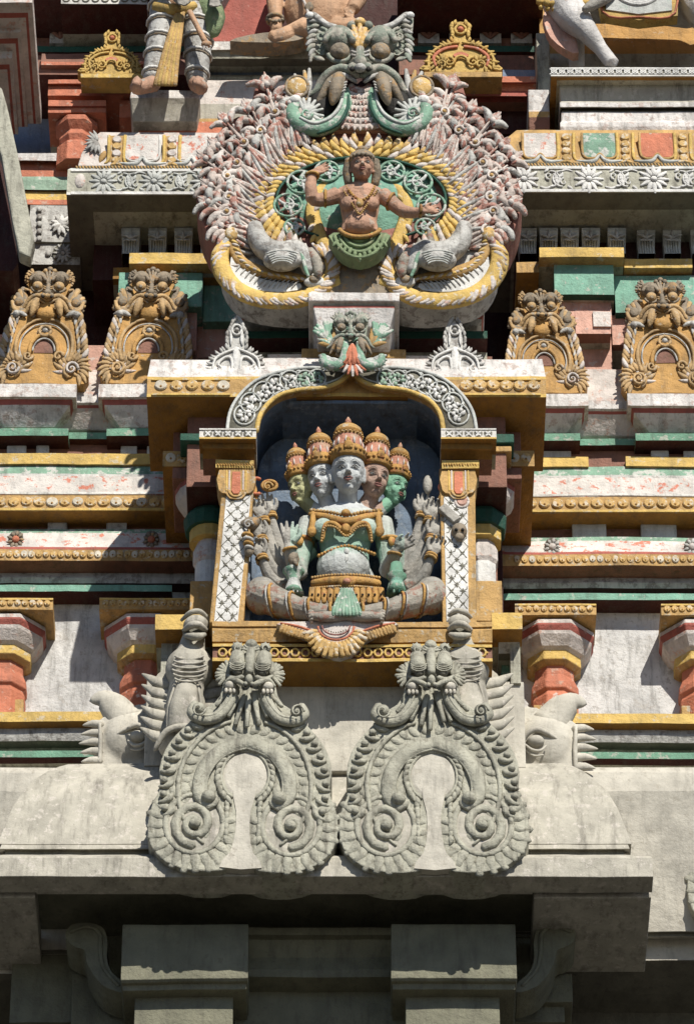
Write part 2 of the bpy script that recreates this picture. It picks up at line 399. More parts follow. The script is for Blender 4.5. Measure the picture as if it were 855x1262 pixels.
# ---- pilasters beneath the eave
for i,(a,b,c,d,lab) in enumerate(((152,306,168,288,'left of two broad grey pilasters in the shade below the big eave'),(482,634,499,614,'right of two broad grey pilasters in the shade below the big eave'))):
    t=T('stone_pilaster',lab,'pilaster',(a+b)/2,1262,0,'broad pilasters below the eave')
    part(t,'shaft',lambda mb:stack(mb,c,d,[(1180,-.05),(1420,-.05)],.6,'stone_olive',mL=0,mR=0))
    part(t,'capital',lambda mb:stack(mb,a,b,[(1139,-.165),(1142,-.17),(1206,-.18),(1210,-.165),(None,-.14),(1220,-.13)],.6,'stone_olive',mL=.2,mR=.2),.01)
t=T('wall_recess','recessed shaded grey wall panel with mouldings between the two broad pilasters','wall panel',395,1230,.2)
part(t,'panel',lambda mb:stack(mb,290,500,[(1143,.00),(1152,.00),(None,.05),(1180,.08),(1195,.04),(1204,.04),(None,.2),(1420,.2)],.6,'stone_olive',mL=0,mR=0))
t=T('wall_recess','dark recessed stone wall at the lower left corner beside the broad pilaster','wall panel',90,1230,.3)
part(t,'panel',lambda mb:stack(mb,90,160,[(1200,.3),(1420,.3)],.9,'stone_olive',mL=0,mR=0))
t=T('wall_recess','dark recessed stone wall at the lower right beside the broad pilaster','wall panel',670,1230,.3)
part(t,'panel',lambda mb:stack(mb,625,704,[(1200,.3),(1235,.3)],.9,'stone_olive',mL=0,mR=0))
for s,cx,lab in ((1,118,'S-curved stone bracket in shade under the left of the big eave'),(-1,672,'S-curved stone bracket in shade under the right of the big eave')):
    t=T('eave_bracket',lab,'bracket',cx,1180,-.02,'S-curved brackets under the eave')
    def f(mb):
        F=FP(cx,1180,-.02)
        o=[(-38,28),(-30,38),(-10,40),(8,34),(14,18),(14,0),(20,-16),(36,-30),(36,-40),(14,-34),(0,-22),(-10,-6),(-14,8),(-24,12),(-34,18)]
        plate(mb,F,smoothpts([(s*u,v) for u,v in o]),-60,0,'stone_olive')
        stroke(mb,F,[(s*u,v,1) for u,v in [(-32,30),(-12,36),(4,28),(6,6),(12,-14),(30,-32)]],[2.5,3,2],'stone_olive',flat=.6)
    part(t,'scroll',f,0)

# ---- grey pedestal behind the crests
t=T('grey_pedestal','plain grey plastered pedestal wall between the ochre niche base and the big eave','pedestal',412,943,-.25)
part(t,'wall',lambda mb:stack(mb,262,606,[(814,-.25),(950,-.25)],1.2,'stone_pale',mL=0,mR=0))
part(t,'side_block',lambda mb:stack(mb,181,261.5,[(838,-.14),(944,-.14)],1.1,'stone_pale',mL=0,mR=0))
part(t,'side_block',lambda mb:stack(mb,606.5,645,[(840,-.14),(946,-.14)],1.1,'stone_pale',mL=0,mR=0))

# ---- side bays
YS=-.15
for sd_,x0,x1,off in (('left',-60,262,0),('right',592,920,1)):
    o=lambda a,b: a+(b-a)*off
    # ledge at the foot
    t=T('yellow_ledge','%s yellow ledge over a grey and green moulding, under the red columns'%('weathered' if off==0 else 'bright clean'),'ledge',(x0+x1)/2,900,.7)
    t['label']='yellow ledge over grey and green mouldings below the red columns, %s of the stone crests'%sd_
    dy=o(0,2)
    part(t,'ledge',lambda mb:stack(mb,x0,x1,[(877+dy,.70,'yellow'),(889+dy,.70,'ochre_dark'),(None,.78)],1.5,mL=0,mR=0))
    part(t,'moulding',lambda mb:stack(mb,x0,x1,[(880+dy,.775,'white_grey'),(896+dy,.775,'white_grey'),(904+dy,.755,'white_grey'),(913+dy,.775,'stone_dark'),(915+dy,.80,'stone_dark'),(None,.86),(948,.90)],1.5,mL=0,mR=0))
    part(t,'green_fillet',lambda mb:stack(mb,x0,x1,[(925+dy,.80,'green'),(933+dy,.80,'dark_red'),(None,.87)],1.5,mL=0,mR=0))
    # wall
    t=T('white_wall_panel','stained white plaster wall panel between the red columns on the %s side'%sd_,'wall panel',o(75,770),877,1.25)
    part(t,'panel',lambda mb:stack(mb,x0,x1,[(728,1.04),(900,1.04)],1.75,'wall_white',mL=0,mR=0),0)
    # lower cornice
    dy=o(0,6)
    t=T('beaded_cornice','lower %s cornice with small ochre discs, worn red slope and round rosettes'%sd_,'cornice',o(100,740),690,.85)
    part(t,'slope',lambda mb:stack(mb,x0,x1,[(652+dy*1.6,.93,'green_worn'),(657+dy*1.6,.915,'white_red'),(674+dy,.84,'red'),(677+dy,.83,'red')],1.5,mL=0,mR=0))
    def f(mb):
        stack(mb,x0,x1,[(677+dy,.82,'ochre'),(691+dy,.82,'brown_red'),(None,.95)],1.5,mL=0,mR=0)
        discs(mb,x0+40,x1,684+dy,.82,4.3,4.6,'disc',gap=.6,h=2,alt='disc_white',dot=1.2)
    part(t,'disc_band',f,.003)
    part(t,'moulding',lambda mb:stack(mb,x0,x1,[(700+dy,.95,'brown_red'),(706+dy,.95,'white_grey'),(712+dy,.935,'white_grey'),(719+dy,.95,'dark_red'),(None,1.1)],1.5,mL=0,mR=0))
    part(t,'green_fillet',lambda mb:stack(mb,x0,o(212,920) if off==0 else x1,[(721+dy*1.7,.90,'green_teal'),(729+dy*1.7,.90,'dark_red'),(None,1.1)],1.5,mL=0,mR=0))  # blackish soffit puts the shade beneath the fillet into its colour
    for rx in ((20,187) if off==0 else (680,852)):
        def f(mb):
            F=FP(rx,665+dy*1.5,.86)
            ball(mb,F,0,0,3,5,5,4,'white_pink' if off else 'orange_worn',n=10)
            for k in range(9):
                a=k*40; leaf(mb,F,4.5*math.cos(R(a)),4.5*math.sin(R(a)),a,6.5,2.8,'white_grey' if off else 'carve_grey',w=3,flat=.7)
            coin(mb,F,0,0,-4,9,9,6,'stone_dark')
        part(t,'rosette',f,0)
    # frieze and blocks
    t=T('block_frieze','dark red frieze with pale blocks between the two disc cornices, %s side'%sd_,'frieze',o(100,740),650,1.0)
    part(t,'frieze',lambda mb:stack(mb,x0,x1,[(628+dy,1.0,'brown_red'),(665+dy*1.5,1.0,'brown_red')],1.5,mL=0,mR=0))
    for a,b in (((60,84),(132,157)) if off==0 else ((704,746),(788,832))):
        part(t,'block',lambda mb:stack(mb,a,b,[(628+dy,.95),(660+dy*1.6,.95)],1.05,'white_grey' if off==0 else 'scroll_gray',mL=0,mR=0))
    # upper cornice
    t=T('painted_cornice','peeling white, green and yellow cornice with large ochre discs, %s of the niche'%sd_,'cornice',o(100,740),625,.85)
    dy=o(0,2)
    part(t,'yellow_fillet',lambda mb:[stack(mb,a,b,[(559+dy*2,.86,'yellow'),(572+dy*1.4,.86,'ochre'),(None,.92)],1.5,mL=0,mR=0) for a,b in (((x0,x1),) if off==0 else ((592,724),(770,920)))])
    part(t,'slope',lambda mb:stack(mb,x0,x1,[(573+dy,.885,'green_worn'),(584+dy,.86,'white'),(587+dy,.86,'white_red'),(606+dy,.84,'white'),(609+dy,.835,'white_red')],1.5,mL=0,mR=0))
    def f(mb):
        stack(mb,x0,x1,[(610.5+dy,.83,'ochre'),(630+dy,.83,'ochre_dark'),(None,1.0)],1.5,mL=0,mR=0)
        discs(mb,x0+6,x1,619.5+dy,.83,7.4,5.8,'disc',gap=1,h=2.5,alt='disc_white' if off==0 else 'disc')
        F=FP(x0,627.5+dy,.83); box(mb,F,0,x1-x0,-1.3,1.5,0,1.2,'yellow')
    part(t,'disc_band',f,.003)
    # corbels under gilded crests
    YS=-.15
    t=T('upper_frieze','dark red frieze with pale blocks above the painted cornice, %s of the niche'%sd_,'frieze',o(100,740),560,.92)
    part(t,'frieze',lambda mb:stack(mb,x0,x1,[(520,.92,'brown_red'),(590,.92,'red')],1.5,mL=0,mR=0))
    for a,b in (((10,34),(46,62),(150,170),(182,199)) if off==0 else ((664,702),(800,822),(840,880))):
        part(t,'block',lambda mb:stack(mb,a,b,[(530,.885),(575,.885)],1.05,'white',mL=0,mR=0))
    t=T('corbel_course','white-pink corbel course with green edge set back between the gilded crests, %s side'%sd_,'cornice',o(100,740),530,.8)
    d5=o(0,8)
    part(t,'corbel',lambda mb:stack(mb,x0,x1,[(455,.80,'white_pink'),(486+d5,.76,'slab_white'),(496+d5,.76,'slab_white'),(499+d5,.78,'red'),(503+d5,.79,'white_pink'),(530+d5,.88,'white_pink')],1.5,mL=0,mR=0))
    part(t,'green_fillet',lambda mb:stack(mb,x0,x1,[(533+d5,.86,'green'),(541+d5,.86,'dark_red'),(None,.95)],1.5,mL=0,mR=0))
    for a,b,lb in (((-20,95,'leftmost'),(122,215,'second from left')) if off==0 else ((598,724,'third from left'),(772,900,'rightmost'))):
        t=T('crest_plinth','white flared plinth with red line under the %s gilded crest'%lb,'plinth',(a+b)/2,530,.62,'plinths under the gilded crests')
        part(t,'plinth',lambda mb:stack(mb,a,b,[(473+o(0,12),.66,'slab_white'),(489+o(0,11),.66,'slab_white'),(491+o(0,11),.68,'slab_white'),(492+o(0,11),.685,'red'),(499+o(0,10),.70,'slab_white'),(510+o(0,9),.74,'slab_white'),(527+o(0,6),.80,'white_pink')],1.5,yref=.66))
        part(t,'green_fillet',lambda mb:stack(mb,a+10,b-10,[(528+o(0,6),.78,'green'),(537+o(0,6),.78,'dark_red'),(None,.95)],1.5,mL=0,mR=0))

# ---- red columns
def column(cx,a0,a1,dy,lab):
    t=T('red_column',lab,'column',cx,877+dy,1.02,'red octagonal columns of the side bays')
    def f(mb):
        stack(mb,a0,a1,[(737+dy,.72,'ochre'),(751+dy,.72,'ochre'),(None,.735,'ochre')],1.27,mL=0,mR=0)
        n=max(2,round((a1-a0-8)/9.4)); discs(mb,a0+3,a1-3,744.2+dy,.72,4.2,4.0,'disc',gap=.7,h=2,dot=1.2)
        F=FP(a0,737+dy,.72); box(mb,F,0,a1-a0,-2,0,0,1.5,'yellow')
    part(t,'abacus',f,.004)
    F=FP(cx,877+dy,.99); c8=math.cos(R(22.5))
    def rows(L): return [(r/c8*1.0,(877-pf)-SA*r,m) for pf,r,m in L]
    part(t,'capital',lambda mb:lathe(mb,F,0,0,0,rows([(797,31,'white_pink'),(789,38,'white_pink'),(774,46,'white_pink'),(770,47,'red'),(763,50,'red'),(761,50,'white_pink'),(756,50,'white_pink')]),8,ph=0,sm=False),.006)
    part(t,'ring',lambda mb:lathe(mb,F,0,0,0,rows([(812,27,'ochre'),(805,33,'yellow'),(793,33,'yellow'),(790,29,'yellow')]),8,ph=0,sm=False),.006)
    part(t,'shaft',lambda mb:lathe(mb,F,0,0,0,rows([(880,28,'orange_worn'),(848,28,'orange_worn'),(844,25,'orange_red'),(839,29,'orange_red'),(832,29,'orange_red'),(824,24,'orange_red'),(806,24,'orange_red')]),8,ph=0,sm=False),.006)
    part(t,'base',lambda mb:stack(mb,cx-27,cx+27,[(862+dy,.88,'ochre'),(890+dy,.88,'ochre')],1.2,mL=0,mR=0))
column(3,-58,66,0,'red octagonal column cut by the left edge of the picture, with flared capital under disc abacus')
column(176,123,236,0,'red octagonal column standing left of the grey pedestal, mostly in shade')
column(684,634,734,7,'orange-red octagonal column just right of the niche base, capital fully in view')
column(866,814,930,7,'orange-red octagonal column cut by the right edge of the picture')

YS=0.0
# ---- central niche shrine
t=T('niche_shrine','ornate painted niche with scrollwork arch and ochre base that frames the five-headed seated statue','shrine',427,765,-.4)
NS=t
part(t,'base_wing',lambda mb:stack(mb,192,262.5,[(757,-.30,'yellow'),(776,-.30,'ochre_dark'),(None,-.12)],.9,mL=0,mR=0))
part(t,'base_wing',lambda mb:stack(mb,605.5,643,[(755,-.30,'yellow'),(775,-.30,'ochre_dark'),(None,-.12)],.9,mL=0,mR=0))
for a,b in ((199,236),(614,640)):
    def f(mb):
        stack(mb,a,b,[(775,-.22,'white_grey'),(782,-.20,'white_grey'),(805,-.12,'stone_dark'),(None,-.05),],.8,mL=0,mR=0)
        stack(mb,a,a+14 if a<300 else b,[(790,-.16,'stone'),(842,-.16,'stone')],.8,mL=0,mR=0) if a<300 else stack(mb,b-12,b,[(790,-.16,'stone'),(842,-.16,'stone')],.8,mL=0,mR=0)
        stack(mb,a+3,b-3,[(800,.0,'green'),(835,.0,'green')],.8,mL=0,mR=0)
    part(t,'wing_recess',f)
def f(mb):
    stack(mb,262,606,[(766,-.50,'ochre'),(772,-.50,'ochre'),(774,-.485,'ochre'),(776,-.495,'ochre'),(791,-.48,'ochre_dark'),(793,-.46,'ochre')],.9,mL=0,mR=0)
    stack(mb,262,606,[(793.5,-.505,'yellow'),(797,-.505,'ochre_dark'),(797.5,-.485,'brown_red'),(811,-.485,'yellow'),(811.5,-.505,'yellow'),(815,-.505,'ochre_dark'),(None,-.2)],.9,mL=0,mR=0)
    n=26
    for i in range(n):
        px=268+(600-268)*(i+.5)/n; F=FP(px,804.2,-.485)
        for k in range(4): pass
        arc(mb,F,0,0,4.6,4.6,0,360,1.5,'yellow',w=1.5,n=6,seg=12)
        ball(mb,F,6.3,0,1,1.5,1.5,1.2,'yellow',n=6)
part(t,'base_band',f,.004)
# niche interior
def f(mb):
    F0=P(300,560,-.3)
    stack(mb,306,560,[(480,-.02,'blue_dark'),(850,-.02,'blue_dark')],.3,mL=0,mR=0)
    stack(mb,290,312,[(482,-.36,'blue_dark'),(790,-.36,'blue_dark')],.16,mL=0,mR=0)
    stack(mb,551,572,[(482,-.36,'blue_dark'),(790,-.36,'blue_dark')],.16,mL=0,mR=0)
part(t,'niche_lining',f,0)
part(t,'niche_floor',lambda mb:stack(mb,300,562,[(765.5,-.44,'ochre'),(775,-.44,'ochre')],.2,mL=0,mR=0))
# arch plate
outer=[(280,532),(283,508),(294,487),(314,468),(345,456),(385,451),(432,456),(480,451),(520,455),(550,467),(571,487),(583,508),(587,532)]
inner=[(546,532),(543,512),(533,496),(517,486),(495,479),(468,476),(447,469),(433,458),(419,469),(398,477),(372,479),(347,485),(330,497),(320,513),(316,532)]
def f(mb):
    F=FP(433,530,-.46)
    g=lambda L:[(x-433,530-y) for x,y in L]
    outl=smoothpts(g(outer),3,False)+smoothpts(g(inner),3,False)
    # strip of quads keeps the curved band clean
    a=smoothpts(g(outer),6,False); b=smoothpts(g(inner),6,False); b=list(reversed(b))
    m=len(a); b=[b[round(i*(len(b)-1)/(m-1))] for i in range(m)]
    vs=[];fs=[];ms=[]
    for (u,v),(p,q) in zip(a,b):
        A=F.L(u,v,0);B=F.L(p,q,0); vs+=[A,B,B+F.D(0,0,-14),B+F.D(0,0,-110),A+F.D(0,0,-16)]
    for i in range(m-1):
        for j,mt in ((0,'stone_dark'),(1,'ochre'),(2,'blue_dark'),(3,'blue_dark'),(4,'ochre')):
            k=(j+1)%5; fs.append((i*5+j,i*5+k,(i+1)*5+k,(i+1)*5+j)); ms.append(mt)
    mb.add(vs,fs,ms,True)
    stroke(mb,F,[(u,v,1) for u,v in g(outer)],2.2,'scroll_gray',flat=.7)
    stroke(mb,F,[(u,v,1) for u,v in g(inner)],3.2,'yellow',flat=.8)
    stroke(mb,F,[(u*1.0,v+ (5 if abs(u)<90 else 3),1) for u,v in g(inner)],1.3,'scroll_gray',flat=.7)
AP=part(t,'arch',f,0)
for s in (-1,1):
  def f(mb):
    F=FP(433,530,-.46)
    mid=[(298,520),(306,499),(324,482),(348,470),(375,466),(402,464)]
    if 1:
        pts=[((x-433)*(-s) if s==1 else (x-433),530-y) for x,y in mid]
        q=smoothpts(pts,6,False); 
        # medallions evenly along
        L=[0]
        for i in range(1,len(q)): L.append(L[-1]+math.dist(q[i],q[i-1]))
        n=7
        for k in range(n):
            d=L[-1]*(k+.35)/n; i=min(j for j in range(len(L)) if L[j]>=d); (u,v)=q[i]; r=12.6 if k<5 else 11
            a0=random.uniform(0,360)
            arc(mb,F,u,v,r,r,0,360,1.35,'scroll_gray',w=1.2,n=6,seg=18)
            for j in range(3):
                a=a0+j*105*s; c=(u+math.cos(R(a))*2.2,v+math.sin(R(a))*2.2)
                leaf(mb,F,c[0],c[1],a,8,3.1,'white_clean' if k<5 else 'green_pale',w=1.5,curl=70*s,flat=.7)
                ball(mb,F,u+math.cos(R(a+55*s))*6.4,v+math.sin(R(a+55*s))*6.4,2,2.7,2.7,1.5,'white_clean' if k<5 else 'green_pale',n=7)
            spiral(mb,F,u,v,4.5,a0+180,s*.8,1.3,'scroll_gray',w=1.5)
            tx,ty=q[min(i+2,len(q)-1)][0]-q[i-2][0],q[min(i+2,len(q)-1)][1]-q[i-2][1]; aa=math.degrees(math.atan2(ty,tx))
            for side in (1,-1):
                leaf(mb,F,u+math.cos(R(aa))*r*.75-math.sin(R(aa))*side*r*.8,v+math.sin(R(aa))*r*.75+math.cos(R(aa))*side*r*.8,aa+side*20,6,1.7,'scroll_gray',w=1.2,curl=-side*40)
  part(AP,'scrollwork',f,0)
def f(mb):  # solid spandrel above the arch so that no gap shows
    stack(mb,283,583,[(442,-.28,'slab_white'),(452,-.28,'slab_white')],.3,mL=0,mR=0)
    stack(mb,262,606,[(440,.17,'brown_red'),(840,.17,'brown_red')],1.2,mL=0,mR=0)
part(t,'shrine_core',f,0)
# pilasters
def lattice(mb,F,TL,TR,BL,BR,rows,cols=2):
    lerp=lambda a,b,t:(a[0]+(b[0]-a[0])*t,a[1]+(b[1]-a[1])*t)
    pt=lambda i,j: lerp(lerp(TL,TR,i),lerp(BL,BR,i),j)
    plate(mb,F,[BL,BR,TR,TL],-4,1,'white_clean')
    dk='stone_dark'
    for r_ in range(rows):
        for c in range(cols):
            a=pt(c/cols,r_/rows);b=pt((c+1)/cols,r_/rows);cc=pt((c+1)/cols,(r_+1)/rows);d=pt(c/cols,(r_+1)/rows); m=pt((c+.5)/cols,(r_+.5)/rows)
            if (r_+c)%2: a,b,cc,d=b,cc,d,a
            stroke(mb,F,[(*a,1),(*cc,1)],.55,dk,n=5,sub=1,flat=.6)
            for q in (0,45,90,135):
                if q==0: continue
            for da in (20,110,200,290):
                leaf(mb,F,m[0],m[1],da+ (25 if (r_+c)%2 else -25),4.2,1.25,dk,w=1,flat=.5,n=5)
            for e,g_ in ((b,m),(d,m)):
                stroke(mb,F,[(e[0]*.75+m[0]*.25,e[1]*.75+m[1]*.25,1),((e[0]+m[0])/2+1.5,(e[1]+m[1])/2-1.5,1),(m[0]*.85+e[0]*.15,m[1]*.85+e[1]*.15,1)],[.4,.9,.3],dk,n=5,sub=2,flat=.6)
    for j in range(rows+1):
        m=pt(.5,j/rows)
        for da in (0,90,180,270): leaf(mb,F,m[0],m[1],da,3.6,1.3,dk,w=1,flat=.5,n=5)
for s in (0,1):
    if s==0: O=[(272,575),(312,575),(300,767),(258,767)]; W=[(276,610),(307,610),(293,767),(264,767)]; cx=291
    else: O=[(544,575),(589,575),(587,768),(545,768)]; W=[(549,612),(579,612),(577,768),(550,768)]; cx=567
    F=FP(cx,768,-.46); g=lambda L:[(x-cx,768-y) for x,y in L]
    pl=part(t,'pilaster',lambda mb:plate(mb,F,g(O),-30,0,'ochre'),.008)
    WW=g(W)
    part(pl,'lattice_panel',lambda mb:lattice(mb,F,WW[0],WW[1],WW[3],WW[2],10),0)
    x0,x1=(270,312) if s==0 else (545,585)
    x2,x3=(266,313) if s==0 else (544,590)
    x4,x5=(250,314) if s==0 else (543,606)
    x6,x7=(246,316) if s==0 else (543,611)
    def f(mb):
        FF=FP((x0+x1)/2,610,-.47); hw=(x1-x0)/2
        plate(mb,FF,smoothpts([(-hw,32),(hw,32),(hw,6),(hw*.6,2),(hw*.35,-4),(-hw*.35,-4),(-hw*.6,2),(-hw,6)],2),-30,2,'ochre')
        plate(mb,FF,[(-5,29),(5,29),(5.5,6),(3,2),(-3,2),(-5.5,6)],0,3.5,'orange_worn')
        for q in (-12,-8.5,8.5,12): stroke(mb,FF,[(q,30,2),(q,5,2)],1.1,'yellow' if abs(q)>10 else 'white_pink',n=6,sub=2)
        arc(mb,FF,0,6,9,8,180,360,1.4,'ochre',w=2.5)
        stack(mb,x2,x3,[(567,-.50,'yellow'),(577,-.49,'ochre_dark'),(None,-.4)],-.3,mL=0,mR=0)
        for i in range(14): 
            px=x2+2+(x3-x2-4)*i/13; Fb=FP(px,573,-.495); leaf(mb,Fb,0,2,-60,4,1.1,'ochre_dark',w=.6,n=5)
        stack(mb,x4,x5,[(540,-.56,'ochre_dark'),(553,-.55,'ochre_dark'),(555,-.52,'ochre_dark'),(566,-.46,'brown_red')],-.3,mL=0,mR=0)
        stack(mb,x6,x7,[(528,-.60,'white'),(539,-.60,'ochre'),(541,-.60,'ochre_dark'),(None,-.45)],-.3,mL=0,mR=0)
        n=5
        for i in range(n):
            px=x6+4+(x7-x6-8)*(i+.5)/n; Fb=FP(px,534.5,-.60)
            coin(mb,Fb,0,0,-.5,5.4,4.4,1.2,'stone_dark'); 
            for a in (45,135,225,315): leaf(mb,Fb,0,0,a,5,1.7,'white_clean',w=1,n=5)
        Fb=FP(x6,539.6,-.6); box(mb,Fb,0,x7-x6,-1,1,0,1.2,'yellow')
        Fb=FP(x6,528.6,-.6); box(mb,Fb,0,x7-x6,-1,.8,0,1.2,'white')
    part(pl,'capital',f,.003)
    # turned shaft behind
    cx2=256 if s==0 else 596
    def f(mb):
        Fc=FP(cx2,757,.12)
        rr=lambda L:[(r,(757-pf)-SA*r*.96,m) for pf,r,m in L]
        lathe(mb,Fc,0,0,0,rr([(757,17,'white_clean'),(712,17,'white_clean'),(690,17,'white_pink'),(684,20,'white_pink'),(672,20,'white_pink'),(664,15,'yellow'),(658,25,'yellow'),(645,25,'green_dark'),(642,30,'green_dark'),(626,33,'green_dark'),(620,26,'white_pink'),(600,40,'white_pink'),(590,44,'red'),(584,45,'white_pink'),(578,45,'white_pink')]),16 if s==0 else 8,sm=False)
        stack(mb,cx2-21,cx2+22,[(716,-.02,'ochre'),(765,-.02,'ochre')],.4,mL=0,mR=0)
    part(t,'turned_shaft',f,.004)
# slabs of the roof
def f(mb):
    stack(mb,186,668,[(443,-.31,'slab_white'),(462,-.38,'slab_white'),(464,-.40,'yellow'),(467,-.40,'ochre'),(485,-.40,'yellow'),(489,-.40,'ochre_dark'),(None,.32)],.34,mL=.15,mR=.15)
    for a,b in ((189,285),(566,665)): discs(mb,a,b,476,-.40,8.3,6.6,'disc',gap=1.2,h=3,alt='disc_white')
    for q in (467,485.5):
        Fb=FP(187,q,-.4); box(mb,Fb,0,97,-1.2,1.2,0,2,'yellow'); Fb=FP(572,q,-.4); box(mb,Fb,0,94,-1.2,1.2,0,2,'yellow')
part(t,'roof_slab',f,.005)
for a,b,c,d in ((232,303,215,300),(560,622,562,640)):
    part(t,'upper_wall',lambda mb:(stack(mb,a,b,[(505,-.2,'brown_red'),(600,-.2,'dark_red')],.3,mL=0,mR=0),stack(mb,c,d,[(500,-.05,'brown_red'),(590,-.05,'brown_red')],.5,mL=0,mR=0)))
part(t,'green_fillet',lambda mb:stack(mb,605,633,[(534,-.24,'green_dark'),(545,-.24,'green_dark')],.3,mL=0,mR=0))
part(t,'ochre_fillet',lambda mb:stack(mb,603,630,[(549,-.22,'ochre'),(556,-.22,'ochre')],.3,mL=0,mR=0))
part(t,'green_fillet',lambda mb:stack(mb,222,250,[(534,-.24,'green_dark'),(543,-.24,'green_dark')],.3,mL=0,mR=0))
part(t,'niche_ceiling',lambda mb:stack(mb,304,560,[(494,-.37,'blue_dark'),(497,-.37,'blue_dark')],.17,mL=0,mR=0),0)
for a,b,c,d in ((201,290,204,245),(572,658,611,655)):
    def f(mb):
        stack(mb,a,b,[(556,-.06,'ochre'),(573,-.06,'ochre'),(575,-.06,'ochre_dark'),(None,.75)],.8,mL=.1 if a<300 else 0,mR=.1 if a>300 else 0)
        discs(mb,c,d,565,-.06,6.8,6.2,'disc',gap=1,h=2.5,alt='disc_white')
    part(t,'side_slab',f,.004)
for a,b in ((243,262),(604,616)): part(t,'side_wall',lambda mb:stack(mb,a,b,[(575,.55,'dark_red'),(850,.55,'dark_red')],1.4,mL=0,mR=0))

# ---- course between the niche roof and the big pediment
t=T('pediment_corbel','curved white corbel with a red line carrying the big pediment above the niche roof','corbel',440,400,-.1)
def f(mb):
    stack(mb,292,596,[(355,.02,'slab_white'),(384,.0,'slab_white'),(389,.01,'red'),(394,.03,'white_grey'),(403,.08,'white_grey'),(408,.12,'white_grey')],.9,mL=.6,mR=.6,yref=.0)
part(t,'corbel',f,.01)
def f(mb):
    stack(mb,380,492,[(360,-.50,'slab_white'),(371,-.50,'slab_white'),(None,-.47),(377,-.47,'red'),(380,-.47,'slab_white'),(404,-.44,'slab_white')],.5)
part(t,'bracket',f,.008)
t=T('green_course','shaded dark green and ochre stepped course between the pediment corbel and the niche roof','cornice',440,425,.0)
part(t,'course',lambda mb:stack(mb,285,600,[(408,-.04,'green_dark'),(417,-.04,'dark_red'),(None,.1),(460,.1)],.9,mL=0,mR=0))
part(t,'ochre_block',lambda mb:(stack(mb,372,500,[(430,-.2,'ochre'),(441,-.2,'ochre')],.2,mL=0,mR=0),stack(mb,330,545,[(437,-.12,'white_pink'),(452,-.12,'white_pink')],.2,mL=0,mR=0)))

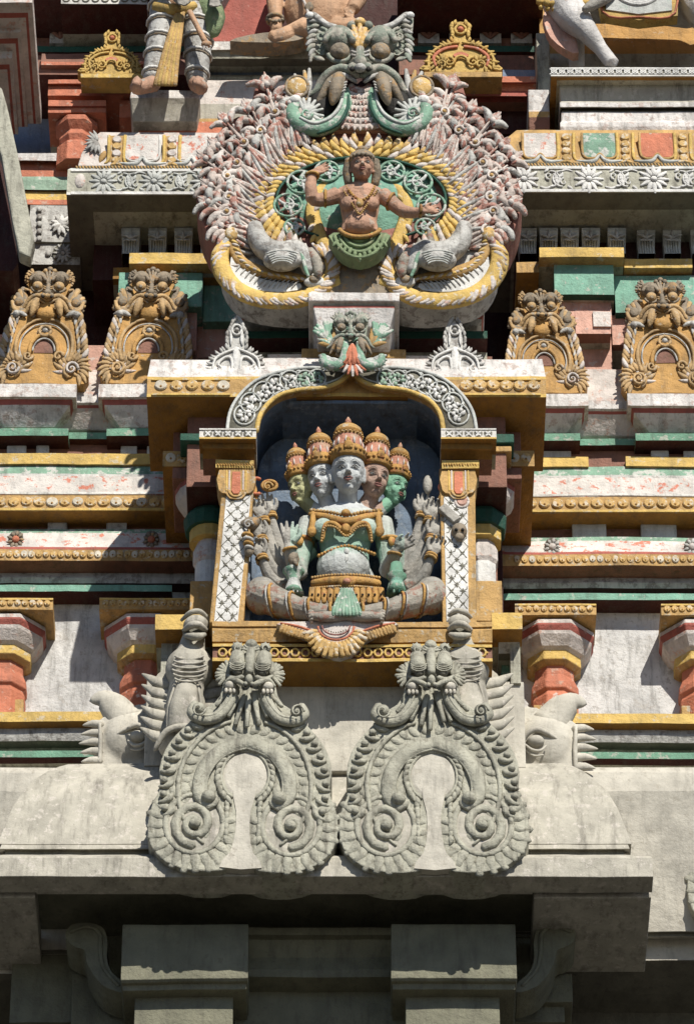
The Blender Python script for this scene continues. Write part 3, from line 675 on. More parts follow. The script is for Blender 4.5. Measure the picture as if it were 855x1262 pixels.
# ---- upper side cornices with lotus scroll band
def lotus(mb,F,r,mat='white_clean',back='stone_dark'):
    coin(mb,F,0,0,-1,r*1.02,r*.92,1.2,back)
    for k in range(12):
        a=k*30; leaf(mb,F,r*.28*math.cos(R(a)),r*.26*math.sin(R(a)),a,r*.68,r*.17,mat,w=1.2,flat=.6,tip=.5,n=6)
    ball(mb,F,0,0,2,r*.24,r*.2,r*.15,mat,n=8)
for sd_,x0,x1,off in (('left',88,300,0),('right',604,900,1)):
    d=0 if off==0 else -3
    t=T('lotus_cornice','%s upper cornice beside the big pediment: lotus scroll band below painted panels and bead columns'%sd_,'cornice',(x0+x1)/2,238,.28)
    up='white_pink' if off==0 else 'ochre'
    part(t,'cornice_slope',lambda mb:stack(mb,x0,x1,[(163+d,.46,up),(172+d,.40,up),(188+d,.35,up),(204+d,.33,'stone')],1.5,yref=.28,mR=0),.006)
    def f(mb):
        stack(mb,x0,x1,[(207+d,.30,'scroll_gray'),(209+d,.28,'stone'),(237+d,.28,'white'),(240+d,.28,'stone_dark'),(None,.45)],1.5,mR=0)
        Fb=FP(x0,237.5+d,.28); box(mb,Fb,0,x1-x0,-2,1.5,0,2,'white_clean'); Fb=FP(x0,210+d,.28); box(mb,Fb,0,x1-x0,-1,1,0,2,'white_clean')
        px=x0+40 if off==0 else 645; k=0
        wc='scroll_gray' if off==0 else 'white_clean'
        while px<x1:
            F=FP(px,223.5+d,.28)
            if k%2==0:
                lotus(mb,F,(18 if off==0 else 19),wc)
            else:
                for s in (-1,1):
                    arc(mb,F,s*7,0,11,10,90 if s>0 else -90,(270 if s>0 else 90)-s*0,1.4,wc,w=1.5,n=6)
                    spiral(mb,F,s*9,-s*4,5,90*s,s*1.0,1.4,wc,w=1.5)
                    leaf(mb,F,0,0,90*s,8,3,wc,w=2,curl=50); leaf(mb,F,s*3,s*2,s*20,9,2.8,wc,w=1.5,curl=60*s)
                    stroke(mb,F,[(s*20,s*10,1),(s*12,s*12,1),(s*4,s*8,1)],[1,1.8,1],wc,flat=.7)
                    leaf(mb,F,s*14,-s*9,-s*40,7,2.2,wc,w=1.2)
                ball(mb,F,0,0,2,3.5,3,2,wc,n=8)
            px+=31 if off==0 else 40; k+=1
        if off==0:
            F=FP(x0+11,223,.28); ball(mb,F,0,0,0,7,10,3,'white_pink',n=8)
    part(t,'lotus_band',f,.003)
    def f(mb):
        n=int((x1-x0)/4)
        for i in range(n):
            F=FP(x0+6+i*4,206.5+d,.30); leaf(mb,F,0,2,-60,4.5,1.5,'ochre',w=2,n=5)
    part(t,'rope_moulding',f,0)
    # painted panels + bead columns on the slope
    ps=[(176,'orange_worn'),(236,'green_worn')] if off==0 else [(665,'white_red'),(738,'green_worn'),(809,'orange_worn')]
    for px,mt in ps:
        def f(mb):
            F=FP(px,186+d,.345); w_=21
            plate(mb,F,[(-w_,20),(w_,20),(w_,-6),(w_-5,-11),(6,-11),(0,-6),(-6,-11),(-w_+5,-11),(-w_,-6)],-22,2,mt if off else 'white_red')
            stroke(mb,F,[(-w_,20,2),(-w_,-6,2.5),(-w_+6,-13,3),(-6,-13,3),(0,-7,3),(6,-13,3),(w_-6,-13,3),(w_,-6,2.5),(w_,20,2)],1.7,'white' if off==0 else 'ochre',flat=.8)
            stroke(mb,F,[(-w_-8,-16,3),(-8,-17,3),(0,-9,3),(8,-17,3),(w_+8,-16,3)],[1,3,1.5,3,1],'scroll_gray',flat=.8)
        part(t,'panel',f,0)
    for px in ((144,212,) if off==0 else (697,770,841)):
        def f(mb):
            F=FP(px,186+d,.335)
            box(mb,F,-9,9,-16,20,-20,0,'ochre')
            for i in range(4): coin(mb,F,0,14-i*9,0,5.6,4.6,3,'white_pink' if off==0 and i%2==0 else 'disc')
            for s in (-1,1): stroke(mb,F,[(s*10,20,1),(s*9.5,-10,1),(s*14,-16,1)],[2.2,2.2,1],'yellow',flat=.8)
            leaf(mb,F,0,-16,200,8,2.5,'disc',w=2); leaf(mb,F,0,-16,-20,8,2.5,'disc',w=2)
        part(t,'bead_column',f,.002)
    if off==0:
        def f(mb):
            F=FP(112,182,.34)
            for k in range(9): leaf(mb,F,8,8,100+k*22,16,3,'white_grey',w=2,curl=15)
            leaf(mb,F,18,-5,-110,16,4,'ochre',w=1)
        part(t,'corner_leaf',f,0)
    part(t,'soffit',lambda mb:stack(mb,x0+6,x1,[(241+d,.46,'dark_red'),(None,.475,'dark_red'),(262+d,.475,'dark_red'),(None,1.0)],1.5,mL=0,mR=0),0)  # underside coloured near black in place of soffit shade
    # consoles
    cs=[(161,.60),(194,.60),(226,.60),(258,.60)] if off==0 else [(650,.62),(676,.60),(702,.60),(728,.60),(760,.60),(796,.66),(828,.66),(862,.66)]
    for px,Y in cs:
        def f(mb):
            F=FP(px,296,Y); hw=11.5; n=8; vs=[];fs=[]
            prof=[(16,0),(12,2),(4,-2),(-3,-7),(-9,-9),(-15,-6),(-17,-2)]
            for v,w_ in prof:
                for u in (-hw,hw): vs+= [F.L(u*(1-.06*(16-v)/16),v,w_)]
            m=len(prof)
            for v,w_ in prof:
                for u in (-hw,hw): vs+= [F.L(u,v,w_)+F.D(0,0,-60)]
            for i in range(m-1):
                a=2*i; fs+= [(a,a+2,a+3,a+1),(2*m+a,a,a+2,2*m+a+2)[::-1],(a+1,a+3,2*m+a+3,2*m+a+1)]
            mb.add(vs,fs,'scroll_gray',False)
            for u in (-8,-4.5,-1.5,1.5,4.5,8): stroke(mb,F,[(u,2,-2),(u,-8,-8),(u,-16,-4)],1.2,'scroll_gray',n=6)
            for s in (-1,1):
                leaf(mb,F,0,2,90-s*38,13,2.4,'white_grey',w=2,curl=-s*60); leaf(mb,F,0,0,90-s*75,9,2,'white_grey',w=1,curl=-s*30)
            leaf(mb,F,0,2,90,12,2.2,'white_grey',w=2)
        part(t,'console',f,0)
    part(t,'console_backing',lambda mb:stack(mb,x0+30,x1,[(262,.78,'dark_red'),(345,.78,'dark_red')],1.5,mL=0,mR=0),0)

# stepped blocks
t=T('stepped_blocks','stepped yellow, green and pink painted blocks beside the left end of the pediment','masonry',210,430,.6)
part(t,'yellow_slab',lambda mb:stack(mb,160,290,[(312,.52,'yellow'),(325,.52,'ochre'),(None,.62)],1.3,mL=0,mR=0))
part(t,'ochre_step',lambda mb:stack(mb,140,300,[(330,.66,'ochre_dark'),(344,.66,'ochre_dark'),(None,.72)],1.3,mL=0,mR=0))
part(t,'green_block',lambda mb:(stack(mb,147,250,[(336,.60,'green_teal'),(378,.60,'green')],1.3,mL=0,mR=0),stack(mb,251,300,[(352,.72,'green_teal'),(396,.72,'green')],1.3,mL=0,mR=0)))
part(t,'pink_block',lambda mb:(stack(mb,190,243,[(382,.66,'pink'),(432,.66,'pink')],1.3,mL=0,mR=0),stack(mb,243.5,300,[(396,.80,'pink'),(440,.80,'pink')],1.3,mL=0,mR=0),stack(mb,95,130,[(425,.82,'pink'),(486,.82,'white_pink')],1.3,mL=0,mR=0)))
t=T('stepped_blocks','stepped yellow, green and salmon pink blocks between the two gilded crests on the right','masonry',730,430,.6)
part(t,'yellow_slab',lambda mb:(stack(mb,664,768,[(305,.50,'yellow'),(317,.50,'ochre'),(None,.60)],1.3,mL=0,mR=0),stack(mb,768.5,852,[(319,.62,'yellow'),(330,.62,'ochre'),(None,.72)],1.3,mL=0,mR=0),stack(mb,636,663.5,[(323,.60,'ochre'),(336,.60,'ochre_dark')],1.3,mL=0,mR=0)))
part(t,'green_block',lambda mb:(stack(mb,682,755,[(322,.58,'green_teal'),(363,.58,'green_dark'),(None,.64)],1.3,mL=0,mR=0),stack(mb,756.5,920,[(340,.68,'green_teal'),(385,.68,'green_dark'),(None,.74)],1.3,mL=0,mR=0)))
part(t,'pink_block',lambda mb:(stack(mb,688,752,[(366,.66,'pink'),(400,.66,'pink')],1.3,mL=0,mR=0),stack(mb,708,751,[(383,.60,'pink'),(411,.60,'brown_red'),(None,.7)],1.3,mL=0,mR=0),stack(mb,730,751.5,[(383.5,.585,'white_pink'),(402,.585,'pink')],.7,mL=0,mR=0),stack(mb,753,778,[(388,.74,'pink'),(425,.74,'brown_red'),(None,.8)],1.3,mL=0,mR=0),stack(mb,690,752,[(405,.76,'pink'),(460,.76,'pink')],1.3,mL=0,mR=0),stack(mb,700,772,[(455,.78,'orange_worn'),(492,.78,'orange_worn')],1.3,mL=0,mR=0)))

# ---- upper left area
t=T('blue_wall','pale blue plastered wall patch at the upper left behind the orange column','wall panel',40,190,1.45)
part(t,'panel',lambda mb:stack(mb,-60,200,[(60,1.45),(200,1.45)],1.75,'blue_wall',mL=0,mR=0),0)
t=T('orange_column','orange octagonal column with stepped square capital above the left end of the lotus cornice','column',93,190,1.1)
part(t,'capital',lambda mb:(stack(mb,60,170,[(98,.80,'orange_red'),(103,.80,'orange_red'),(105,.83,'orange_red'),(118,.83,'orange_red')],1.4,mL=0,mR=0),stack(mb,60,131,[(124,.74,'orange_red'),(131,.74,'red'),(133,.76,'orange_red'),(139,.76,'orange_red'),(None,1.1)],1.4,mL=0,mR=0),stack(mb,148,175,[(124,.84,'orange_red'),(145,.84,'orange_red')],1.4,mL=0,mR=0)))
def f(mb):
    F=FP(94,190,.90); lathe(mb,F,0,0,0,[(25,-22,'orange_red'),(25,2,'orange_red'),(19,6,'orange_red'),(23,13,'orange_red'),(19,20,'orange_red'),(28,28,'orange_red'),(28,34,'orange_red')],8,sm=False)
part(t,'shaft',f,.005)
t=T('striped_ledge','white, orange and yellow striped ledge below the orange column at the far left','ledge',60,220,1.0)
part(t,'ledge',lambda mb:stack(mb,-20,140,[(189,.85,'slab_white'),(198,.85,'brown_red'),(200,.90,'orange_red'),(218,.90,'green_pale'),(222,.88,'green_pale'),(234,.88,'dark_red'),(236,.90,'yellow'),(246,.90,'orange_red'),(252,.90,'brown_red'),(None,1.0)],1.6,mL=0,mR=0))
t=T('carved_post','stained grey post carved with a rosette and leaves left of the lotus cornice corner','post',68,325,.9)
part(t,'post',lambda mb:(stack(mb,38,104,[(253,.88,'white_grey'),(298,.88,'stone'),(None,.91)],1.5,mL=0,mR=0),stack(mb,38,100,[(300,.90,'white_grey'),(326,.90,'stone_dark')],1.5,mL=0,mR=0)))
def f(mb):
    lotus(mb,FP(78,312,.89),13,'white_grey')
    F=FP(75,275,.87)
    for k in range(10): leaf(mb,F,0,-2,k*36,13,3.5,'white_clean' if k%3 else 'white_grey',w=1,curl=25)
    for i in range(5): ball(mb,FP(49,258+i*9,.87),0,0,1,4,4,2,'white_grey',n=7)
    for s in (-1,1): ball(mb,FP(60 if s<0 else 98,312,.89),0,0,0,4,4,2,'white_grey',n=7)
part(t,'carving',f,0)
t=T('sloping_buttress','narrow sloping slab of rough pinkish stone running down the left edge beside the blue wall','buttress',20,230,.1)
def f(mb):
    F=FP(20,230,.0)
    plate(mb,F,[(-60,160),(-24,130),(-16,105),(2,35),(16,-25),(26,-68),(22,-90),(8,-84),(-2,-45),(-20,40),(-60,150)],-22,0,'stone')
part(t,'slab',f,.012)
part(t,'shade_toned_body',lambda mb:plate(mb,FP(20,230,.3),[(-120,150),(-20,60),(8,-98),(8,-400),(-120,-400)][:3]+[(2,-108),(-120,-108)],-120,0,'dark_red'),0)  # plate coloured near black to stand for the slab's shadow side
t=T('corner_slab','stepped underside of a white and red striped slab filling the top left corner','cornice',10,50,.0)
part(t,'slab',lambda mb:stack(mb,-160,41,[(-12,.0,'white_pink'),(3,.0,'white_pink'),(None,.10,'red'),(None,.15,'white_pink'),(None,.26,'white_pink'),(40,.26,'white_pink'),(None,.32,'red'),(None,.37,'white_pink'),(None,.44,'white_pink'),(72,.44,'white_pink'),(None,.5,'red'),(None,.55,'white_pink'),(None,.9)],1.2,mL=0,mR=.35),.004)

# ---- top band behind the statues
for sd_,x0,x1 in (('left',30,250),('right',490,668)):
    t=T('shaded_frieze','dark shaded frieze of red panels and green line behind the %s small yellow crest'%('left' if x0<100 else 'right'),'frieze',(x0+x1)/2,60,1.1)
    part(t,'frieze',lambda mb:stack(mb,x0,x1,[(-60,1.15,'brown_red'),(60,1.15,'green_dark'),(57,1.05,'green_dark'),(64,1.05,'dark_red'),(68,1.08,'brown_red'),(86,1.0,'brown_red'),(92,1.0,'dark_red')],1.6,mL=0,mR=0),0)
    for i in range(5):
        px=x0+45+i*33 if x0<100 else 528+i*38
        part(t,'panel',lambda mb:(box(mb,FP(px,40,1.1),-13,13,-14,16,-30,0,'white_grey'),[leaf(mb,FP(px,40,1.1),0,-8,90+q,18,3,'brown_red',w=1,curl=q) for q in (-35,0,35)]),0)
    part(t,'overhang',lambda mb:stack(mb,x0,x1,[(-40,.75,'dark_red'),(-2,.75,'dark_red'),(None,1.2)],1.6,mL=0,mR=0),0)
def f(mb):
    stack(mb,76,182,[(-8,.7,'white'),(5,.7,'dark_red'),(None,1.0)],1.6,mL=0,mR=0)
    for i in range(9):
        F=FP(82+i*12,-1,.7); arc(mb,F,0,0,4,3.5,0,360,1.1,'stone_dark',w=.5,n=5,seg=10)
t=T('lattice_ledge','white lattice ledge cut by the top edge at the upper left','ledge',128,2,.8); part(t,'ledge',f,.003)
t=T('red_ledge','stepped dark orange-red ledges beneath the right small yellow crest','ledge',610,120,.9)
part(t,'ledge',lambda mb:stack(mb,500,660,[(94,.72,'orange_red'),(101,.72,'red'),(103,.76,'orange_red'),(112,.78,'red'),(118,.76,'red'),(120,.86,'red'),(126,.86,'brown_red'),(None,.95,'dark_red'),(165,.95,'dark_red')],1.6,mL=0,mR=0))
t=T('blue_wall','small dark blue wall strip right of the right yellow crest','wall panel',630,100,1.0)
part(t,'panel',lambda mb:stack(mb,598,668,[(86,.98),(104,.98)],1.6,'blue_wall',mL=0,mR=0),0)
t=T('red_ledge','brown-red ledge behind and left of the left small yellow crest','ledge',90,80,.9)
part(t,'ledge',lambda mb:stack(mb,52,180,[(66,1.0,'brown_red'),(76,.96,'orange_red'),(80,.96,'brown_red'),(None,1.1),(97,1.1,'dark_red')],1.6,mL=0,mR=0))

# pedestals at the top
t=T('statue_plinth','grey-white plinth with worn orange base under the feet of the warrior statue','plinth',205,150,.5)
part(t,'plinth',lambda mb:(stack(mb,162,246,[(111,.42,'slab_white'),(119,.40,'slab_white'),(121,.40,'stone_smooth'),(128,.42,'stone_smooth'),(150,.47,'stone_smooth')],1.2,mL=.3,mR=.3)))
part(t,'worn_base',lambda mb:stack(mb,172,420,[(146,.56,'ochre'),(150,.56,'orange_worn'),(164,.56,'dark_red'),(None,.6)],1.2,mL=0,mR=0))
t=T('seat_pedestal','stepped grey-blue pedestal under the seated pot-bellied figure at the top','pedestal',330,90,.6)
part(t,'top_slab',lambda mb:stack(mb,238,420,[(51,.46,'slab_white'),(61,.46,'stone'),(63,.48,'stone'),(72,.50,'stone_dark'),(74,.54,'stone_dark'),(None,.6)],1.3,mL=0,mR=0))
part(t,'stepped_body',lambda mb:stack(mb,240,420,[(70,.60,'stone_smooth'),(80,.62,'stone_smooth'),(82,.66,'blue_dark'),(92,.66,'stone_smooth'),(94,.62,'stone'),(98,.62,'white_pink'),(100,.58,'white_pink'),(128,.58,'stone_smooth'),(150,.60,'stone_smooth')],1.3,mL=0,mR=0))
t=T('red_backdrop','triangular brick-red wall between the warrior statue and the seated figure','wall panel',290,30,.9)
part(t,'wall',lambda mb:plate(mb,FP(290,50,.75),[(-55,-2),(50,-2),(50,70),(-2,70),(-20,30)],-60,0,'red'),.01)
t=T('horse_pedestal','white stepped pedestal with a lattice edge under the horse at the upper right','pedestal',770,140,.45)
def f(mb):
    stack(mb,678,920,[(83,.38,'stone_dark'),(94,.38,'ochre_dark'),(None,.42)],1.3,mR=0)
    F=FP(678,88.5,.38); box(mb,F,0,242,4,5.6,0,2,'white_clean'); box(mb,F,0,242,-5.6,-4,0,2,'white_clean')
    for i in range(24):
        F=FP(682+i*7.4*1.35,88.5,.38)
        for a,b in ((-5,5),(5,-5)): stroke(mb,F,[(-5,a*.7,1),(5,b*.7,1)],1.0,'white_clean',n=5,sub=1)
        arc(mb,F,0,0,3.2,2.6,0,360,.9,'white_clean',w=1.2,n=5,seg=10)
part(t,'lattice_edge',f,.002)
part(t,'stepped_body',lambda mb:stack(mb,688,920,[(98,.46,'stone'),(108,.47,'stone_smooth'),(124,.50,'stone_smooth'),(126,.46,'slab_white'),(132,.46,'stone_dark'),(134,.52,'stone_dark'),(138,.49,'slab_white'),(149,.49,'slab_white'),(151,.45,'slab_white'),(156,.45,'slab_white'),(165,.47,'slab_white')],1.3,mR=0,mL=.3))
part(t,'side_block',lambda mb:(stack(mb,650,676,[(110,.62,'slab_white'),(135,.64,'white_pink'),(137,.62,'ochre'),(144,.62,'brown_red'),(168,.66,'brown_red')],1.3,mL=0,mR=0),stack(mb,660,676.5,[(40,.7,'stone'),(112,.7,'white_grey')],1.3,mL=0,mR=0)))
# ================================================================ CARVED ORNAMENT
def shell(mb,F,u,v,r,a0,a1,n,mat,w=0,wd=None):
    wd=wd or r*.16
    for i in range(n):
        a=a0+(a1-a0)*i/(n-1); leaf(mb,F,u,v,a,r*random.uniform(.92,1.05),wd,mat,w=w,flat=.7,tip=.6,lift=r*.08)
def monster(mb,F,u,v,h,m,ear=True,horn=False):
    """lion-like guardian face; m: dict of materials; h half width"""
    G=F.sc(u,v,0,k=h/100)
    hd=m['head']; br=m['brow']; 
    ball(mb,G,0,-5,-25,62,60,45,hd,14)
    for s in (-1,1):
        ball(mb,G,s*50,32,6,40,38,36,br,14)                      # brow dome
        arc(mb,G,s*50,22,34,28,10,170,8,br,w=32,n=7,seg=10)
        ball(mb,G,s*48,0,34,24,23,20,m['eye'],12); ball(mb,G,s*48,-2,50,9,9,7,'carve_grey',8)
        arc(mb,G,s*48,-2,28,24,190,350,6,hd,w=32,n=6,seg=10)
        ball(mb,G,s*18,-42,46,13,13,12,hd,8); ball(mb,G,s*19,-47,55,7,7,6,'black',6)
        # upper lip arching over the fangs
        stroke(mb,G,[(s*4,-62,30),(s*22,-48,34),(s*52,-42,26),(s*84,-62,14),(s*104,-96,0),(s*122,-108,-6)],[9,11,12,11,9,5],m.get('lip',hd),flat=.9,n=8)
        stroke(mb,G,[(s*10,-76,26),(s*32,-62,30),(s*56,-58,22),(s*76,-78,10)],[5,7,7,4],m['rim'],flat=.9,n=6)
        # fangs / tongues
        stroke(mb,G,[(s*50,-66,26),(s*56,-92,36),(s*62,-118,34),(s*66,-134,32)],[17,18,13,4],m['fang'],n=9)
        stroke(mb,G,[(s*44,-62,18),(s*70,-80,20),(s*90,-112,10),(s*108,-142,2)],[16,15,11,3],m['fang'],n=8)
        for q in range(4): arc(mb,G,s*52,-74-q*7,22-q*1.5,8,200,340,2.6,m['rim'],w=38,n=5,seg=8)
        if ear:
            for i in range(9):
                a=90-s*(20+i*15); leaf(mb,G,s*66,34,a,46-i*.5,9.5,m['ear'],w=-8,curl=-s*12,flat=.7,tip=.8)
            if horn:
                plate(mb,G,smoothpts([(s*u,v) for u,v in [(60,70),(84,82),(116,104),(128,92),(124,56),(114,20),(92,-4),(74,10)]],2),-20,-6,m['ear'])
                for i in range(8): leaf(mb,G,s*(96+3*i if i<4 else 108),84-i*12,(10-i*9) if s>0 else 170+i*9,24,8,m['ear'] if i%2 else 'white_grey',w=0,curl=-s*25,flat=.7,tip=.5)
                stroke(mb,G,[(s*58,66,2),(s*82,76,4),(s*108,98,4),(s*118,100,4)],[9,8,8,6],'white_grey',flat=.8)
                ball(mb,G,s*120,98,6,11,9,8,m.get('knob',m['ear']),8)
            spiral(mb,G,s*92,44,20,90,s*1.2,5,m['ear'],w=8)
            leaf(mb,G,s*86,-18,90-s*70,26,8,m['ear'],w=6)
    ball(mb,G,0,-30,44,17,20,18,hd,10); ball(mb,G,0,-44,56,15,12,12,m['rim'],9)
    stroke(mb,G,[(0,-20,40),(0,8,34)],[13,10],hd,n=8)
    for i in range(2): arc(mb,G,0,-6+i*9,22,7,200,340,4,m['rim'],w=40,n=6,seg=8)
    for i in range(7):                                           # forehead shell
        a=90+(i-3)*14; leaf(mb,G,0,8,a,64-abs(i-3)*4,8.5,m['shell'],w=22,flat=.8,tip=.7)
    ball(mb,G,0,78,18,14,13,12,m['shell'],9); 
    for s in (-1,1): ball(mb,G,s*20,70,14,12,12,10,m['ear'],8)
    plate(mb,G,smoothpts([(-40,-50),(40,-50),(60,-100),(78,-130),(40,-150),(0,-140),(-40,-150),(-78,-130),(-60,-100)],2),-40,-16,m.get('mouth','carve_grey'))
def acanthus(mb,F,u,v,ang,r,n,mat,s=1,w=0,wd=None):
    """curled leaf bunch: a comma spiral edged by short lobes"""
    wd=wd or r*.16
    for i in range(n):
        a=ang+s*(-110+220*i/(n-1)); leaf(mb,F,u+math.cos(R(a))*r*.42,v+math.sin(R(a))*r*.42,a+s*18,r*.6,wd,mat,w=w,curl=s*35,flat=.7,tip=.35)
    spiral(mb,F,u,v,r*.42,ang+180,s*1.1,wd*.75,mat,w=w+1)
    ball(mb,F,u,v,w+2,r*.13,mat=mat,n=7)

# ---- large grey crests (design units = photo px; base centre at the origin)
def grey_crest(root,F):
    ou=[(12,4),(24,0),(58,-1),(92,8),(113,28),(118,52),(114,76),(105,96),(108,118),(102,142),(90,160),(74,176),(62,190),(44,200),(34,215),(26,232),(26,262),(12,272)]
    out=ou+[(-a,b) for a,b in reversed(ou)]
    mb=MB(); plate(mb,F,smoothpts(out,2),-62,0,'stone')
    body=mb.build('backing_slab',root,bevel=.008)
    mb=MB(); coin(mb,F,0,112,-3,30,30,3.9,'stone_pale',n=28); arc(mb,F,0,112,30,30,-60,240,2.2,'stone',w=1)
    plate(mb,F,smoothpts([(-14,100),(-9,70),(-9,45),(-14,22),(-26,4),(26,4),(14,22),(9,45),(9,70),(14,100)],2),-10,1.5,'stone_pale')
    mb.build('keyhole_panel',root)
    for s in (-1,1):
        mb=MB()
        # lower lobe with gadroons and spiral
        cx,cy=s*60,54
        N=21
        for i in range(N):
            a=(150 if s>0 else 30)-s*(300*i/(N-1))+ (180 if False else 0)
            a=150*1.0-300*i/(N-1) if s>0 else 30+300*i/(N-1)
            a=a-30 if s>0 else a+30
            ru,rv=40,39; tang=a+ (-1 if s>0 else 1)*28
            leaf(mb,F,cx+math.cos(R(a))*ru*.86,cy+math.sin(R(a))*rv*.86,tang,25,8.6,'stone',w=-2,curl=s*38,flat=.55,tip=.6)
        arc(mb,F,cx,cy,36,35,0,360,4,'stone',w=1,flat=.6)
        spiral(mb,F,cx,cy,27,-90,s*1.75,6.6,'stone',w=0,rend=.75,flat=.75,n=9); ball(mb,F,cx,cy,5,7,mat='stone',n=12)
        coin(mb,F,cx,cy,-1,35,34,2,'stone_smooth',n=24)
        mb.build('spiral_lobe',root)
        mb=MB()
        # inner lace of leaves round the keyhole
        for i in range(17):
            t=i/16; a=90-s*(150*t)
            if t<.75:
                aa=90-s*(150*t/.75); u,v=math.cos(R(aa))*32,112+math.sin(R(aa))*32; d=aa-s*55
            else:
                continue
            leaf(mb,F,u,v,d,12,3.8,'stone',w=2,curl=-s*40,flat=.9)
        for i in range(7): leaf(mb,F,s*20,84-i*7,(-75 if s>0 else 255),12,3.8,'stone',w=1,curl=-s*45,flat=.8)
        # C scroll
        pts=[(0,152,3)]+[(math.sin(R(a))*s*56,98+math.cos(R(a))*52,3) for a in range(18,112,12)]+[(s*42,76,3),(s*36,84,4)]
        stroke(mb,F,pts,[10,10.5,10.5,10,9.5,9,6],'stone',n=10,flat=.5,sub=2); ball(mb,F,s*44,86,6,9.5,mat='stone',n=12)
        pts=[(p[0]*.86,(p[1]-98)*.88+98,4) for p in pts[:-2]]; stroke(mb,F,pts,2,'stone',n=6,sub=2)
        mb.build('arch_scroll',root)
        mb=MB()
        for i in range(15):        # feather ring
            a=90-s*(4+i*9.6); u,v=math.cos(R(a))*68,98+math.sin(R(a))*64
            leaf(mb,F,u,v,a-s*45,20,7.4,'stone',w=-1.5,curl=s*32,flat=.55,tip=.35)
        pts=[(math.cos(R(90-s*a))*83,98+math.sin(R(90-s*a))*82,1.5) for a in range(15,150,10)]
        stroke(mb,F,pts,[2.5,3.2,3.2,2],'stone',n=7,sub=2)
        # flame knobs outside
        for i in range(8):
            a=90-s*(38+i*9.6); u,v=math.cos(R(a))*90,98+math.sin(R(a))*90
            leaf(mb,F,u,v,a-s*62,19,5,'stone',w=1,curl=s*70,flat=.9,tip=.5); ball(mb,F,u+math.cos(R(a))*11,v+math.sin(R(a))*11,4,5,mat='stone',n=9)
            leaf(mb,F,u-math.cos(R(a))*4,v-math.sin(R(a))*4,a+s*120,12,2.5,'stone',w=1)
        mb.build('feather_ring',root)
        mb=MB()                    # shoulder scroll running down from the jaws
        stroke(mb,F,[(s*15,232,10),(s*22,206,10),(s*38,184,8),(s*58,180,7),(s*70,188,8),(s*66,200,9)],[5,7,8,8.5,8,5],'stone',n=9,flat=.7)
        stroke(mb,F,[(s*15,232,14),(s*24,206,14),(s*40,187,12),(s*58,184,12)],[1.8,1.8],'stone',n=6)
        ball(mb,F,s*62,192,10,9,mat='stone',n=12); spiral(mb,F,s*62,193,9,0,s*1.2,1.6,'stone',w=20)
        mb.build('shoulder_scroll',root)
    mb=MB()
    for i in range(9):
        a=-90+(i-4)*11; leaf(mb,F,(i-4)*1.6,232,a,52+ (4-abs(i-4))*2,4.6,'stone',w=6,flat=.8,tip=.7)
    box(mb,F,-5,5,228,238,0,14,'stone'); mb.build('fluted_bib',root)
    hd=MB(); 
    G=F.sc(0,237,4,k=.84)
    ball(hd,G,0,0,0,24,22,18,'stone',16)
    for s in (-1,1):
        stroke(hd,G,[(s*20,28,10),(s*20,16,16),(s*19,9,17)],[10,13,12],'stone',n=10)   # lidded brow
        for q in range(3): arc(hd,G,s*19,12+q*3,11+q*.5,6,190,350,1.2,'stone',w=26,n=5,seg=8)
        ball(hd,G,s*18,3,20,7.5,6.5,6,'stone_dark',10)
        stroke(hd,G,[(s*10,-4,24),(s*22,-8,20),(s*34,-2,12)],[4,5,2],'stone')
        stroke(hd,G,[(s*3,-18,24),(s*14,-12,24),(s*28,-8,18),(s*38,-18,10)],[3,4.5,4.5,3],'stone',flat=.9)
        ball(hd,G,s*28,-18,14,9,8,8,'stone_pale',10)
        for q in (-6,0,6): ball(hd,G,s*28+q,-25,16,3,4.5,3,'stone_pale',7)
        stroke(hd,G,[(s*36,-16,4),(s*40,-34,2),(s*42,-52,0)],[3,3.5,2],'stone')
        for i in range(9):
            a=(90-s*(-5+i*17)); leaf(hd,G,s*32,-2,a,20,4.4,'stone',w=2,flat=.8,curl=-s*10,tip=.7)
        ball(hd,G,s*5,-14,30,3.8,mat='stone',n=8); ball(hd,G,s*4.5,-17,32,2.2,mat='black',n=6)
        ball(hd,G,s*21,38,8,9,mat='stone',n=10)
        for i in range(5): leaf(hd,G,s*21,38,90+(i-2)*38,10,2.6,'stone',w=12,flat=.8)
        spiral(hd,G,s*21,38,6,0,s,1.4,'stone',w=17)
    ball(hd,G,0,-8,28,6,9,8,'stone',10); stroke(hd,G,[(0,2,22),(0,20,20),(0,36,14)],[6,8,6],'stone',n=10)
    for i in range(7): leaf(hd,G,0,34,90+(i-3)*26,14,3,'stone',w=14,flat=.8,tip=.6)
    ball(hd,G,0,42,10,10,mat='stone',n=10)
    hd.build('guardian_face',root)
Y0=-.60
t=thing('stone_crest','large scrolled grey stone crest with guardian face, left of the two on the big eave','roof crest',P(296.5,1073,Y0),'large grey crests on the big eave')
grey_crest(t,FP(296.5,1073,Y0)); t.rotation_euler=(0,R(1.6),0)
t2=thing('stone_crest','large scrolled grey stone crest with guardian face, right of the two on the big eave','roof crest',P(536,1074,Y0),'large grey crests on the big eave')
grey_crest(t2,FP(536,1074,Y0)); t2.rotation_euler=(0,R(-.4),0)
t3=dup(t,P(964,1150,.2),'grey stone crest whose edge alone shows at the right border on the side eave')

